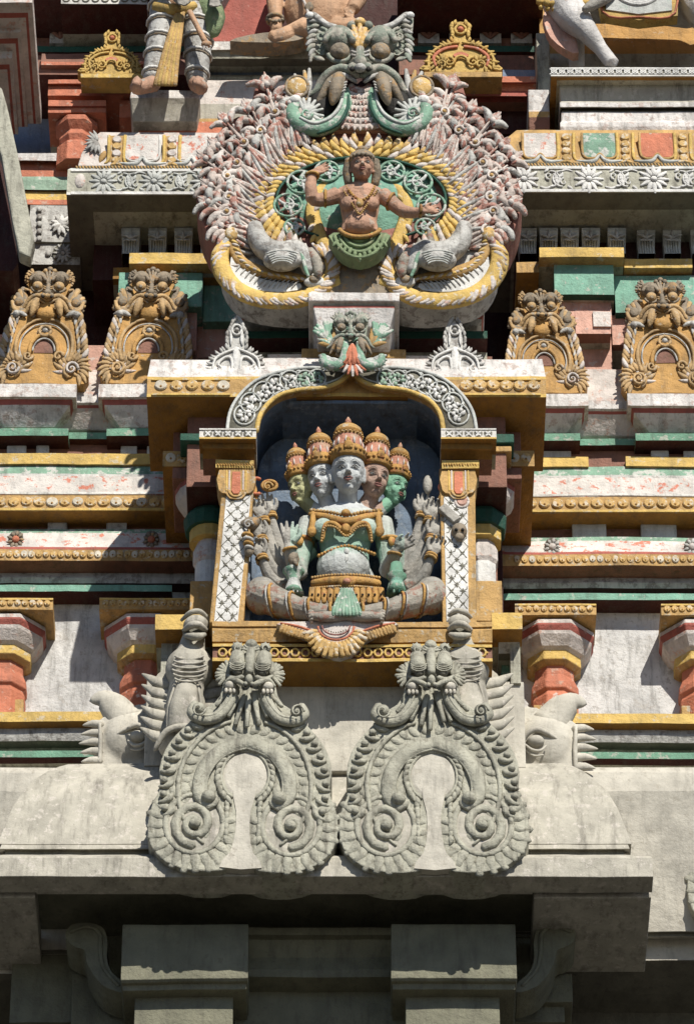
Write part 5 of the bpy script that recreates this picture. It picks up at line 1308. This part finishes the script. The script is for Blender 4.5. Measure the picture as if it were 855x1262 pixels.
def hand(mb,f,k,skin,curl=.2,thumb=1,spread=1.0):
    """f: origin at the wrist, v along the hand, w = palm side; k: hand length in px"""
    q=k/20
    stroke(mb,f,[(0,-2*q,0),(0,2*q,0),(0,6*q,.4*q),(0,9.5*q,.4*q)],[2.6*q,3.2*q,4.6*q,4.4*q],skin,n=10,flat=.55)
    for i,(u,l) in enumerate(((-3.5,7.6),(-1.2,9.2),(1.2,8.8),(3.4,6.8))):
        a=u*.06*spread; b=curl; p=[(u*q,8.5*q,.4*q)]; x,y,z=p[0]; th=0
        for j in range(3):
            th+=b*(1.0 if j else .6); L=l*q/3*(1.15-.15*j)
            x+=math.sin(a)*L*math.cos(th); y+=L*math.cos(th); z+=L*math.sin(th); p.append((x,y,z))
        stroke(mb,f,p,[1.35*q,1.25*q,1.1*q,.9*q],skin,n=7,sub=2)
    t_=thumb; stroke(mb,f,[(t_*2.6*q,2.5*q,1*q),(t_*5.4*q,5.0*q,2*q),(t_*6.4*q,8.2*q,2.4*q+curl*2*q),(t_*6.0*q,10.5*q,2.8*q+curl*3*q)],[2.0*q,1.6*q,1.4*q,1.0*q],skin,n=7,sub=2)
def crown(mb,f,r,h):
    """tiered crown, f at brow centre, true scale"""
    lathe(mb,f,0,0,0,[(r*1.02,-h*.04,'jewel'),(r*1.1,0,'jewel'),(r*1.12,h*.08,'jewel'),(r*1.0,h*.20,'jewel'),(r*.93,h*.24,'crown_red'),(r*.84,h*.46,'crown_red'),(r*.80,h*.50,'ochre'),(r*.88,h*.54,'ochre_dark'),(r*.90,h*.60,'ochre_dark'),(r*.76,h*.64,'ochre'),(r*.80,h*.69,'ochre'),(r*.66,h*.74,'ochre_dark'),(r*.42,h*.80,'jewel'),(r*.14,h*.83,'crown_red'),(r*.20,h*.87,'crown_red'),(r*.17,h*.92,'crown_red'),(r*.03,h,'crown_red')],20)
    for i in range(22):
        a=2*PI*i/22; ball(mb,f,r*1.1*math.cos(a),h*.10,r*1.1*math.sin(a),r*.13,r*.13,r*.13,'jewel',6)
        ball(mb,f,r*.86*math.cos(a),h*.53,r*.86*math.sin(a),r*.09,r*.08,r*.09,'ochre',5)
        if i%2==0 and math.sin(a)>-.3:
            leaf_(mb,f,r*.9*math.cos(a),h*.24,r*.96*math.sin(a),h*.17,r*.09)
    ball(mb,f,0,h*.16,r*1.08,r*.28,r*.34,r*.14,'jewel',10); ball(mb,f,0,h*.30,r*.94,r*.15,r*.2,r*.12,'jewel',8)
def leaf_(mb,f,u,v,w,l,wd): stroke(mb,f,[(u,v,w),(u*.97,v+l*.5,w*.97),(u*.93,v+l,w*.93)],[wd*.6,wd,wd*.4],'white_pink' ,n=5,sub=1)
# ================================================================ FIVE-HEADED SEATED STATUE
t=thing('seated_deity','five-headed many-armed seated statue with tiered crowns and green chest inside the niche','statue',P(427,765,-.22))
D=t; F=FP(427,765,-.22)
HD=[ # px, py(centre), rx, ry, yaw, w, skin, crown h
 (429,582,21.5,31,0,38,'skin_white',54),(396,590,18.5,28,-22,20,'skin_white',52),(462,590,19,28,20,20,'skin_brown',52),(369,601,15.8,25,-42,4,'skin_yellow',46),(488,601,16,25,40,4,'skin_green',46)]
mb=MB(); S='arm_grey'
# pelvis, waist, chest, shoulders
stroke(mb,F,[(-2,22,-4),(-2,50,0),(-2,64,10)],[40,38,31],S,n=18,flat=.8)
stroke(mb,F,[(-2,58,12),(-2,84,10),(-2,108,12)],[29,30,36],S,n=20,flat=.72)
ball(mb,F,-4,66,20,33,29,24,S,20)
stroke(mb,F,[(-30,112,12),(0,120,14),(28,112,12)],[27,29,27],S,n=18,flat=.75)
for s in (-1,1): ball(mb,F,s*22-2,112,26,19,16,14,S,16)
stroke(mb,F,[(-40,119,8),(-20,129,8),(0,135,8),(18,129,8),(38,119,8)],[13,14,14,14,13],S,n=14)
stroke(mb,F,[(0,134,10),(1,165,20)],[12,11],S,n=14)
for s,cx in ((-1,-32),(1,32)): stroke(mb,F,[(s*14,130,4),(cx,158,10)],[10,8],S,n=12)
for s in (-1,1): stroke(mb,F,[(s*30,126,-4),(s*56,148,-2)],[9,7],S,n=12)
# legs folded: thighs out to the knees, shins crossing back
for s in (-1,1):
    stroke(mb,F,[(s*14,14,-6),(s*52,14,8),(s*86,23,24),(s*102,30,34)],[17,16,17,18],S,n=16)
    ball(mb,F,s*104,31,38,22,24,20,S,16)
    stroke(mb,F,[(s*104,31,40),(s*80,22,50),(s*48,13,56),(s*14,9,60)],[22,18,13,9.5],S,n=14)
    # foot tucked under the other calf
    stroke(mb,F,[(s*16,11,64),(s*-8,8,68),(s*-30,7,72),(s*-42,8,72)],[10,8,7,5],S,n=12,flat=.8)
    for i in range(5): ball(mb,F,s*-(44-abs(i-1)*.5),13-i*3.4,72,4.5-i*.4,2.8-i*.25,3,S,8)
# main arms
stroke(mb,F,[(-45,120,8),(-54,96,10),(-59,66,16),(-59,56,18)],[15,13,11,11],S,n=14)
stroke(mb,F,[(-59,56,18),(-66,72,34),(-71,92,48)],[12,9.5,7],S,n=12)
stroke(mb,F,[(43,120,8),(49,96,10),(52,70,14),(51,60,18)],[15,13,11,11],S,n=14)
stroke(mb,F,[(51,60,18),(56,74,38),(61,86,56)],[12,9.5,7],S,n=12)
# eight back arms
ARMS=[]
for s in (-1,1):
    k=1 if s>0 else 1
    for i,(sx,sy,ex,ey,wx,wy) in enumerate(((50,112,74,64,(95 if s<0 else 94),130),(52,104,82,56,(104 if s<0 else 104),124),(54,96,86,46,106,(101 if s<0 else 102)),(54,86,84,36,105,(78 if s<0 else 80)))):
        w0=-12+i*4; w1=w0+22; w2=w0+44
        stroke(mb,F,[(s*sx*.8,sy,w0),(s*(sx+ex)/2*.98,(sy+ey)/2,w0),(s*ex*.92,ey+4,w1)],[10,9,9.5],S,n=10)
        stroke(mb,F,[(s*ex*.92,ey+2,w1),(s*(ex+wx)/2,(ey+wy)/2-3,(w1+w2)/2),(s*wx,wy,w2)],[9.5,8,5.2],S,n=10)
        ARMS.append((s,wx,wy,w2,i))
hb=[]
for s,wx,wy,w_,i in ARMS:
    f2=F.sub(s*wx,wy,w_,roll=(-14 if s<0 else 8)*1.0+(6*i if s>0 else -3*i),yaw=0); hand(mb,f2,37,S,curl=(.35,.55,.5,.75)[i] if s<0 else (.12,.5,.45,.6)[i],thumb=-s)
    hb.append((s,wx,wy,w_,i,f2))
f2=F.sub(-71,92,48,roll=1); hand(mb,f2,42,S,curl=.03,thumb=1)
f2=F.sub(60,88,58,roll=58,tilt=20); hand(mb,f2,32,S,curl=.25,thumb=-1)
HF=[]
for px,py,rx,ry,yaw,w_,sk,ch in HD:
    fh=F.sub(px-427,765-py,w_,yaw=yaw,tilt=16); HF.append((fh,rx,ry,sk,ch)); head(mb,fh,rx,ry*.98,S)
    stroke(mb,F,[(px-427,765-py-12,w_-8),((px-427)*.6,132,4)],[rx*.55,rx*.55],S,n=12)
body=mb.build('body',t)
names=['skin_white','skin_brown','skin_yellow','skin_green','arm_grey','torso_paint','leg_red','sleeve_paint']
hc=[(HD[i],HF[i][0].O) for i in range(5)]
def mf(p):
    if p is None: return names
    x,y=proj(p)
    best=None
    for (h,O) in hc:
        d=((x-h[0])/(h[2]*1.12))**2+((y-h[1]-4)/(h[3]*1.12))**2
        if d<1.25 and (p-O).length<.21: 
            if best is None or (p-O).length<best[0]: best=((p-O).length,h[6])
    if best: return best[1]
    if y<626 and abs(x-428)<60: return 'skin_white'
    if y>716 and (abs(x-427)>38 or y>741): return 'leg_red'
    if 380<x<470 and y<722: return 'torso_paint'
    if 358<x<498 and y<712: return 'sleeve_paint'
    return 'arm_grey'
remesh(body,.0046,2,mf)
for fh,rx,ry,sk,ch in HF:
    mb=MB(); face_paint(mb,fh,rx,ry*.98); mb.build('painted_face',t)
for fh,rx,ry,sk,ch in HF:
    mb=MB(); g2=fh.sub(0,ry*.60,-rx*.12,tilt=-6); crown(mb,g2,rx*.97,ch*1.14); o=mb.build('crown',t)
# jewellery
def chain(mb,f,pts,r,mat,n=None,sub=6):
    q=cat([Vector(p) for p in pts],sub); L=0
    for i in range(1,len(q)): L+=(q[i]-q[i-1]).length
    n=n or int(L/(r*1.7)); acc=0; j=0
    d=[0]
    for i in range(1,len(q)): d.append(d[-1]+(q[i]-q[i-1]).length)
    for k in range(n+1):
        x=L*k/n
        while j<len(d)-2 and d[j+1]<x: j+=1
        tt=(x-d[j])/max(1e-6,d[j+1]-d[j]); p=q[j].lerp(q[j+1],tt); ball(mb,f,p.x,p.y,p.z,r,r,r,mat,6)
mb=MB()
stroke(mb,F,[(-46,132,24),(-26,128,34),(0,122,42),(24,128,34),(44,132,24)],[3,5,6,5,3],'jewel',flat=.8)
chain(mb,F,[(-44,136,26),(-22,134,36),(0,130,44),(20,134,36),(42,136,26)],2.6,'ochre')
stroke(mb,F,[(-30,100,40),(-26,118,40),(-14,119,44),(0,108,44),(14,119,44),(26,118,40),(30,100,40)],[2.6,3.2,3.2,3.4,3.2,3.2,2.6],'jewel')
chain(mb,F,[(-31,98,42),(-27,115,44),(-14,115,48),(0,104,48),(14,115,48),(27,115,44),(31,98,42)],1.9,'ochre')
ball(mb,F,-1,114,48,6,6,4,'jewel',10); ball(mb,F,-1,133,46,6,5,4,'jewel',9)
chain(mb,F,[(-34,80,32),(-20,86,38),(0,92,40),(20,87,38),(34,82,30)],2.6,'jewel')
for s in (-1,1):
    stroke(mb,F,[(s*40-1,136,24),(s*41-1,124,30),(s*42-1,112,30)],[3,4,5],'jewel'); ball(mb,F,s*42-1,110,32,6,7,4,'jewel',9)
ball(mb,F,0,85,42,4,5,4,'scroll_gray',8); leaf(mb,F,0,82,-90,9,3,'scroll_gray',w=43)
mb.build('necklaces',t)
def ring3(mb,f,c,ax,r,rad,mat):
    ax=Vector(ax).normalized(); a=ax.orthogonal().normalized(); b=ax.cross(a); P3=[]
    pts=[]
    for i in range(15):
        q=a*math.cos(2*PI*i/14)+b*math.sin(2*PI*i/14); pts.append((c[0]+q.x*r,c[1]+q.z*r,c[2]-q.y*r))
    g=f.sub(0,0,0); 
    c0=f.L(*c); g=Fr(c0,f.k,f.R,False); pts=[(x-c[0],y-c[1],z-c[2]) for x,y,z in pts]
    stroke(mb,g,pts,rad,mat,n=6,sub=1); 
for s,wx,wy,w_,i,f2 in hb:
    mb=MB(); ring3(mb,F,(s*wx*.995,wy-1,w_),(s*.3,.15,1),6.6,2.2,'jewel')
    ring3(mb,F,(s*(wx*.985),wy-4,w_),(s*.3,.15,1),6.9,2.0,'ochre'); mb.build('bangle',t)
for s in (-1,1):
    mb=MB(); ring3(mb,F,(s*57-1,94,11),(s*.1,0,1),15.5,3,'jewel'); ball(mb,F,s*57-1,98,27,5,6,3,'jewel',8); mb.build('armlet',t)
for c_,x_ in (((-70,88,46),-.2),((59,82,52),.2)):
    mb=MB(); ring3(mb,F,c_,(x_,-.4,1),8,2,'jewel'); mb.build('bangle',t)
mb=MB()   # belt and girdle
stroke(mb,F,[(-42,46,34),(-22,49,46),(0,50,50),(20,49,46),(40,46,34)],[5,6,6,6,5],'jewel',flat=.8)
chain(mb,F,[(-42,53,34),(-22,56,45),(0,57,50),(20,56,45),(40,53,34)],2.2,'ochre'); chain(mb,F,[(-44,40,36),(-22,42,50),(0,43,54),(20,42,50),(42,40,36)],2.0,'ochre')
ball(mb,F,0,49,54,12,7,5,'jewel',12); ball(mb,F,0,49,58,5,4,4,'crown_red',8)
for s in (-1,1):
    for i in range(5):
        u=s*(12+i*7.5); stroke(mb,F,[(u,40,52-i*3),(u*1.02,30,56-i*3),(u*1.02,23,56-i*3)],[3.8,4.2,3],'jewel',flat=.6)
        ball(mb,F,u,33,60-i*3.2,1.6,mat='black',n=6)
mb.build('girdle',t)
mb=MB()   # pleated front cloth
for i in range(9):
    u=(i-4)*3.6; stroke(mb,F,[(u*.4,40,56),(u*.8,26,62),(u*1.1,14,74),(u*1.15,8,74)],[1.6,2.2,2.6,2],'green_pale' if i%2 else 'green_worn')
mb.build('pleated_cloth',t)
for s in (-1,1):
    mb=MB()
    for (c,ax,r) in (((s*42,14.5,58),(1,0,0),15),((s*64,19,54),(1,0,0),18),((s*88,25,47),(1,0,0),21.5)):
        ring3(mb,F,c,(ax[0],s*.35,.0),r,1.8,'jewel'); ring3(mb,F,(c[0]+s*4,c[1],c[2]),(1,s*.35,0),r,1.1,'white_grey')
    ring3(mb,F,(s*18,12,64),(1,s*.2,0),11.5,2,'jewel'); mb.build('leg_bands',t)

# things held
mb=MB(); lathe(mb,F,-65,34,44,[(13,0,'green_worn'),(9,6,'scroll_gray'),(7,16,'green_worn'),(11,24,'green_worn'),(14,27,'scroll_gray'),(9,30,'green_worn'),(6,40,'green_worn')],12)
for i in range(12): 
    a=i*30; stroke(mb,F,[(-65+10*math.cos(R(a)),36,44+10*math.sin(R(a))),(-65+6*math.cos(R(a)),50,44+6*math.sin(R(a)))],1.2,'scroll_gray',n=5)
ball(mb,F,-65,76,54,7,9,6,'carve_grey',12); leaf(mb,F,-65,76,60,10,3.4,'carve_grey',w=58); leaf(mb,F,-65,76,-60,10,3.4,'carve_grey',w=58)
mb.build('lotus_stand',t)
mb=MB(); lathe(mb,F,61,34,58,[(13,0,'green'),(10,8,'green_teal'),(8,16,'green'),(13,21,'green_teal'),(9,24,'green'),(7,36,'green')],10)
for i in range(10):
    a=i*36; stroke(mb,F,[(61+11*math.cos(R(a)),36,58+11*math.sin(R(a))),(61+8*math.cos(R(a)),48,58+8*math.sin(R(a)))],1.4,'green_worn' if i%2 else 'green_dark',n=5)
mb.build('green_tassel',t)
mb=MB()
ball(mb,F,-98,166,40,9,7,6,'jewel',10); arc(mb,F,-96,167,9,6,0,360,2.2,'jewel',w=44); spiral(mb,F,-98,166,6,0,1.3,1.6,'ochre',w=46)
mb.build('flower',t)
mb=MB(); arc(mb,F,-112,166,8,10,60,300,2.4,'orange_worn',w=42); leaf(mb,F,-112,150,100,26,3,'jewel',w=40); mb.build('noose',t)
mb=MB(); stroke(mb,F,[(-110,124,46),(-118,119,46),(-126,118,46),(-132,120,46)],[5,10,9,3],'carve_grey'); spiral(mb,F,-122,119,6,0,1.3,1.8,'white_grey',w=54); mb.build('conch',t)
mb=MB()
for i in range(4): ring3(mb,F,(-122+i*.6,104-i*5,56),(.2,0,1),6-i*.6,2.4,'white_grey' if i%2 else 'jewel')
ball(mb,F,-120,86,54,6,8,6,'carve_grey',10); mb.build('bell',t)
mb=MB(); ball(mb,F,101,168,40,6,12,6,'arm_grey',10); leaf(mb,F,101,164,90,16,5,'arm_grey',w=40); mb.build('bud',t)
mb=MB(); arc(mb,F,124,165,8,6,0,360,2.6,'orange_worn',w=46,seg=16); stroke(mb,F,[(116,150,44),(120,160,46)],[3,2.4],'jewel'); mb.build('ring_emblem',t)
mb=MB(); coin(mb,F,143,147,48,7,7,4,'pink',n=14); arc(mb,F,143,147,8,7.5,0,360,2,'white_pink',w=50); stroke(mb,F,[(118,132,46),(132,140,48),(141,146,47)],[3,2.6,2],'white_grey'); mb.build('small_disc',t)
mb=MB(); box(mb,F.sc(130,128,52,roll=-40),-6,6,-5,18,-5,5,'arm_grey'); mb.build('chisel',t,bevel=.006)
mb=MB(); ball(mb,F,139,110,52,10,11,9,'carve_grey',12); ball(mb,F,139,103,56,6,6,5,'carve_grey',8); ball(mb,F,135,112,60,2.4,mat='black',n=6); ball(mb,F,143,112,60,2.4,mat='black',n=6); mb.build('skull',t)

# ================================================================ BUST ON THE PEDIMENT
t=thing('bust_statue','tan half-figure statue with arms spread wide inside the yellow wreath of the pediment','statue',P(443,322,-.50))
F=FP(443,240,-.52); S='skin_tan'
mb=MB()
stroke(mb,F,[(0,-52,6),(0,-36,8),(0,-18,10),(0,-4,10)],[25,21,24,27],S,n=18,flat=.75)
stroke(mb,F,[(-22,-4,10),(0,2,12),(22,-4,10)],[12,15,12],S,n=14)
for s in (-1,1): ball(mb,F,s*13,-14,24,11,10,9,S,12)
ball(mb,F,0,-42,18,18,14,14,S,14)
stroke(mb,F,[(1,2,12),(2,22,18)],[9,9],S,n=12)
stroke(mb,F,[(-28,-2,12),(-46,-8,16),(-58,-8,22)],[11,9,8],S,n=12)
stroke(mb,F,[(-58,-8,22),(-60,10,26),(-58,26,28)],[8.5,7.5,5.5],S,n=12)
hand(mb,F.sub(-58,27,28,roll=70),26,S,curl=.22,thumb=1)
stroke(mb,F,[(28,-2,12),(42,-14,16),(52,-23,22)],[11,9,8],S,n=12)
stroke(mb,F,[(52,-23,22),(66,-26,30),(78,-24,38)],[8.5,7,5],S,n=12)
hand(mb,F.sub(78,-24,40,roll=68,yaw=20),24,S,curl=.2,thumb=-1)
fh=F.sub(3,34,30,yaw=2,tilt=14); head(mb,fh,15.5,20,S)
b=mb.build('body',t); remesh(b,.0055,2)
mb=MB(); face_paint(mb,fh,15.5,20,'lip'); mb.build('painted_face',t)
mb=MB(); ball(mb,fh,0,9,-4,17.5,15,17,'carve_grey',16); ball(mb,fh,0,24,-4,8,6,8,'carve_grey',10)
for s in (-1,1): stroke(mb,fh,[(s*15,10,-2),(s*18,-6,-4),(s*16,-22,-6)],[6,6,5],'carve_grey')
for i in range(9): ball(mb,fh,14*math.cos(R(i*22.5)),10,14*math.sin(R(i*22.5)),3,3,3,'carve_grey',6)
mb.build('hair',t)
mb=MB(); chain(mb,F,[(-16,8,22),(-8,-4,34),(2,-10,36),(12,-4,34),(18,8,22)],2.2,'jewel'); chain(mb,F,[(-20,4,22),(-6,-20,34),(0,-28,36),(6,-20,34),(22,4,22)],1.6,'ochre')
ball(mb,F,0,-14,38,5,6,4,'ochre',8); mb.build('necklace',t)
for c_,x_,r_ in (((-58,22,28),(0,0,1),7.5),((74,-24,36),(1,.1,0),7),((-42,-6,16),(1,0,0),10),((38,-10,15),(1,0,-.5),10.5)):
    mb=MB(); ring3(mb,F,c_,x_,r_,2,'jewel'); mb.build('bangle',t)
mb=MB(); arc(mb,F,0,-44,25,12,190,350,3,'jewel',w=20); mb.build('belt',t)
mb=MB()
plate(mb,F,smoothpts([(-32,-50),(32,-50),(34,-60),(22,-76),(0,-84),(-22,-76),(-34,-60)],2),-6,14,'drape_green')
for r_ in range(4):
    arc(mb,F,0,-48,31-r_*5.5,34-r_*7,190,350,2.4,'drape_green',w=15,seg=16)
for i in range(11): leaf(mb,F,(i-5)*5.2,-60-(5-abs(i-5))*3.2,-90+(i-5)*8,11,3,'drape_green',w=15,flat=.8)
mb.build('skirt',t)

# ================================================================ WARRIOR AT THE TOP LEFT
t=thing('warrior_statue','standing statue in white ringed leggings with long yellow sash, cut by the top edge','statue',P(205,110,.38))
F=FP(205,110,.38)
mb=MB(); S='arm_grey'
stroke(mb,F,[(10,150,0),(10,180,4),(10,215,4),(10,232,2)],[26,24,32,34],S,n=16,flat=.75)
stroke(mb,F,[(-22,228,2),(10,236,2),(42,228,2)],[13,16,13],S,n=14); stroke(mb,F,[(10,234,2),(10,262,8)],[11,10],S)
stroke(mb,F,[(-4,146,0),(2,110,4),(-6,70,12),(-12,40,10),(-16,8,8)],[22,21,17,15,12],S,n=14)
stroke(mb,F,[(24,146,0),(34,108,4),(38,70,10),(38,40,8),(38,8,6)],[22,21,17,15,12],S,n=14)
stroke(mb,F,[(-16,6,8),(-24,4,20),(-30,3,32)],[10,8,6],S); stroke(mb,F,[(38,6,6),(42,4,18),(46,2,32)],[10,8,6],S)
stroke(mb,F,[(-24,226,2),(-38,190,4),(-30,160,22)],[12,10,9],S); stroke(mb,F,[(-30,160,22),(-6,138,40),(16,112,46)],[9,8,6],S)
hand(mb,F.sub(14,114,46,roll=130),24,S,curl=.5,thumb=1)
stroke(mb,F,[(44,226,2),(66,192,4),(70,160,16)],[12,10,9],S); stroke(mb,F,[(70,160,16),(62,134,34),(58,118,40)],[9,8,6],S)
hand(mb,F.sub(58,120,42,roll=176),30,S,curl=.3,thumb=-1)
fh=F.sub(10,290,14); head(mb,fh,16,21,S)
b=mb.build('body',t); remesh(b,.008,2)
mb=MB(); face_paint(mb,fh,16,21); crown(mb,fh.sub(0,11,-2),17,44); mb.build('crown',t)
for s,pts in ((-1,[(-2,112,5),(-5,84,10),(-9,56,12),(-13,30,10),(-16,10,8)]),(1,[(33,112,6),(37,84,9),(38,56,9),(38,30,8),(38,12,6)])):
    mb=MB(); stroke(mb,F,pts,[22,19,17,15,13],'white_grey',n=16)
    q=cat([Vector(p) for p in pts],4)
    for i in (1,4,7,10,14):
        p=q[i]; r_=23-i*.62; ring3(mb,F,(p.x,p.y,p.z),(.1,0,1),r_,2.2,'white_clean')
        ring3(mb,F,(p.x,p.y-3,p.z),(.1,0,1),r_-1,1.4,'carve_grey')
    mb.build('legging',t)
    mb=MB(); u=-34 if s<0 else 40
    stroke(mb,F,[(pts[-1][0]-0,6,10),(u-(0 if s<0 else -4),-2,34),(u,2,50)],[11,9,4],'skin_tan',n=10); leaf(mb,F,u,-2,90,15,7,'skin_tan',w=46,flat=.6); mb.build('shoe',t)
mb=MB()
for i in range(7):
    o=(i-3)*2.2; stroke(mb,F,[(16+o*.5,100,30),(10+o,66,34),(4+o*1.4,30,32),(0+o*1.8,2,30)],[3,3.2,3.4,3.2],'gold_flat' if i%2 else 'ochre',flat=.8)
stroke(mb,F,[(-16,108,24),(6,102,32),(34,108,26)],[6,8,6],'gold_flat'); mb.build('sash',t)
mb=MB(); stroke(mb,F,[(28,98,40),(38,78,44),(48,58,44)],[4,3.4,4],'skin_orange'); ball(mb,F,50,54,44,7,5,5,'skin_orange',9)
for k in range(3): leaf(mb,F,48,56,-30-k*35,10,2.2,'white_pink',w=45)
mb.build('sword',t)
mb=MB(); stroke(mb,F,[(50,112,20),(58,92,24),(56,70,20)],[16,14,8],'drape_green',flat=.7); stroke(mb,F,[(-6,118,8),(14,112,20),(40,118,10)],[12,14,12],'skin_orange',flat=.8); mb.build('tunic',t)

# seated pot-bellied figure
t=thing('seated_figure','seated pot-bellied orange statue with beaded bracelet above the big guardian face','statue',P(385,52,.55))
F=FP(385,52,.55); S='skin_orange'
mb=MB()
ball(mb,F,8,42,4,44,44,30,S,20); stroke(mb,F,[(8,60,0),(8,100,0)],[40,36],S,n=16,flat=.8)
stroke(mb,F,[(-30,104,0),(8,112,0),(44,104,0)],[15,18,15],S,n=14); stroke(mb,F,[(8,110,0),(8,132,6)],[14,13],S)
stroke(mb,F,[(0,16,10),(-26,4,34),(-50,-2,40)][::-1],[10,14,20],S,n=14)
ball(mb,F,-2,6,34,30,18,22,S,16); stroke(mb,F,[(30,12,10),(62,6,30),(40,-4,50)],[20,18,13],S,n=14)
stroke(mb,F,[(-34,102,0),(-46,66,6),(-46,40,14),(-44,12,20)],[13,12,9,7],S,n=12); hand(mb,F.sub(-44,14,20,roll=180),24,S,curl=.25)
stroke(mb,F,[(48,102,0),(60,70,6),(50,40,30)],[13,12,8],S,n=12); hand(mb,F.sub(50,42,30,roll=200),24,S,curl=.3)
fh=F.sub(8,160,10); head(mb,fh,20,25,S)
b=mb.build('body',t); remesh(b,.008,2)
mb=MB(); face_paint(mb,fh,20,25); ball(mb,fh,0,14,-4,21,17,20,'carve_grey',14); mb.build('hair',t)
mb=MB(); chain(mb,F,[(-55,28,20),(-46,24,28),(-37,27,22)],2.6,'carve_grey'); ring3(mb,F,(-46,28,16),(0,0,1),10,2.6,'carve_grey'); ball(mb,F,-4,42,36,6,7,4,'carve_grey',8)
stroke(mb,F,[(-30,90,24),(-8,44,36),(0,10,36)],[1.8,2],'white_pink'); mb.build('ornaments',t)
mb=MB(); plate(mb,F,smoothpts([(-100,-4),(-76,4),(-44,8),(-22,6),(-10,0),(-30,-5),(-60,-6)],2),20,44,'carve_grey'); mb.build('leaf_mat',t)

# ================================================================ HORSE AT THE TOP RIGHT
t=thing('horse_statue','white horse statue with bent foreleg and yellow-bordered blanket at the upper right','statue',P(770,84,.50))
F=FP(770,84,.55); S='horse_white'
mb=MB()
stroke(mb,F,[(-62,92,0),(-30,104,0),(30,104,0),(86,100,0),(110,96,0)],[36,42,42,44,34],S,n=20)
stroke(mb,F,[(-66,100,0),(-92,140,6),(-104,176,10)],[32,24,18],S,n=16)
stroke(mb,F,[(-100,180,10),(-122,176,14),(-140,160,18)],[19,14,10],S,n=14)
for q in (-1,1): stroke(mb,F,[(-98+q*6,192,6),(-96+q*7,206,6)],[5,1.5],S)
stroke(mb,F,[(-76,86,16),(-62,62,30),(-48,44,36),(-32,22,32),(-22,8,30)],[26,21,14,9,9],S,n=14)
stroke(mb,F,[(-24,10,30),(-18,2,32)],[9,9],S,n=12)
stroke(mb,F,[(-60,80,-22),(-58,44,-26),(-58,4,-26)],[20,11,10],S,n=12)
stroke(mb,F,[(94,96,14),(104,66,24),(122,40,20),(112,4,20)],[34,24,13,10],S,n=14); stroke(mb,F,[(100,90,-20),(110,50,-26),(104,4,-26)],[28,14,10],S,n=14)
b=mb.build('body',t); remesh(b,.009,3)
mb=MB()
plate(mb,F,smoothpts([(-44,150),(-36,140),(-34,96),(-30,66),(16,58),(64,64),(68,140),(70,150)],1),30,46,'gold_flat')
plate(mb,F,[(-26,140),(-24,72),(16,66),(57,71),(60,140)],45,48,'scroll_gray')
stroke(mb,F,[(-31,140,47),(-28,69,47),(16,62,47),(61,68,47),(64,140,47)],1.4,'orange_worn')
for i in range(7): arc(mb,F,16,112-i*2,34-i*3.4,34-i*4.2,200,340,2.6,'white_clean',w=48,n=6)
mb.build('blanket',t)
mb=MB()
plate(mb,F,smoothpts([(-98,72),(-72,74),(-64,50),(-58,18),(-74,22),(-92,38),(-99,58)],2),8,22,'pink')
mb.build('chest_drape',t)
mb=MB()
for i in range(9): ball(mb,F,-104+i*8,80+ (i-4)**2*.25,34+ (2 if i%2 else 0),5.5,5,5,'gold_flat',9); ball(mb,F,-103+i*8,73+(i-4)**2*.25,32,3.5,mat='gold_flat',n=7)
mb.build('bead_collar',t)
mb=MB(); stroke(mb,F,[(-8,110,44),(-20,90,52),(-42,76,56),(-52,70,56)],[10,8,7,4],'arm_grey'); mb.build('rider_boot',t)
t=T('brown_backdrop','brown painted wall block behind the legs of the white horse','wall panel',790,60,1.0)
part(t,'wall',lambda mb:(stack(mb,662,930,[(-40,.95,'carve_body'),(66,.95,'stone'),(90,.93,'stone')],1.5,mL=0,mR=0)),0)
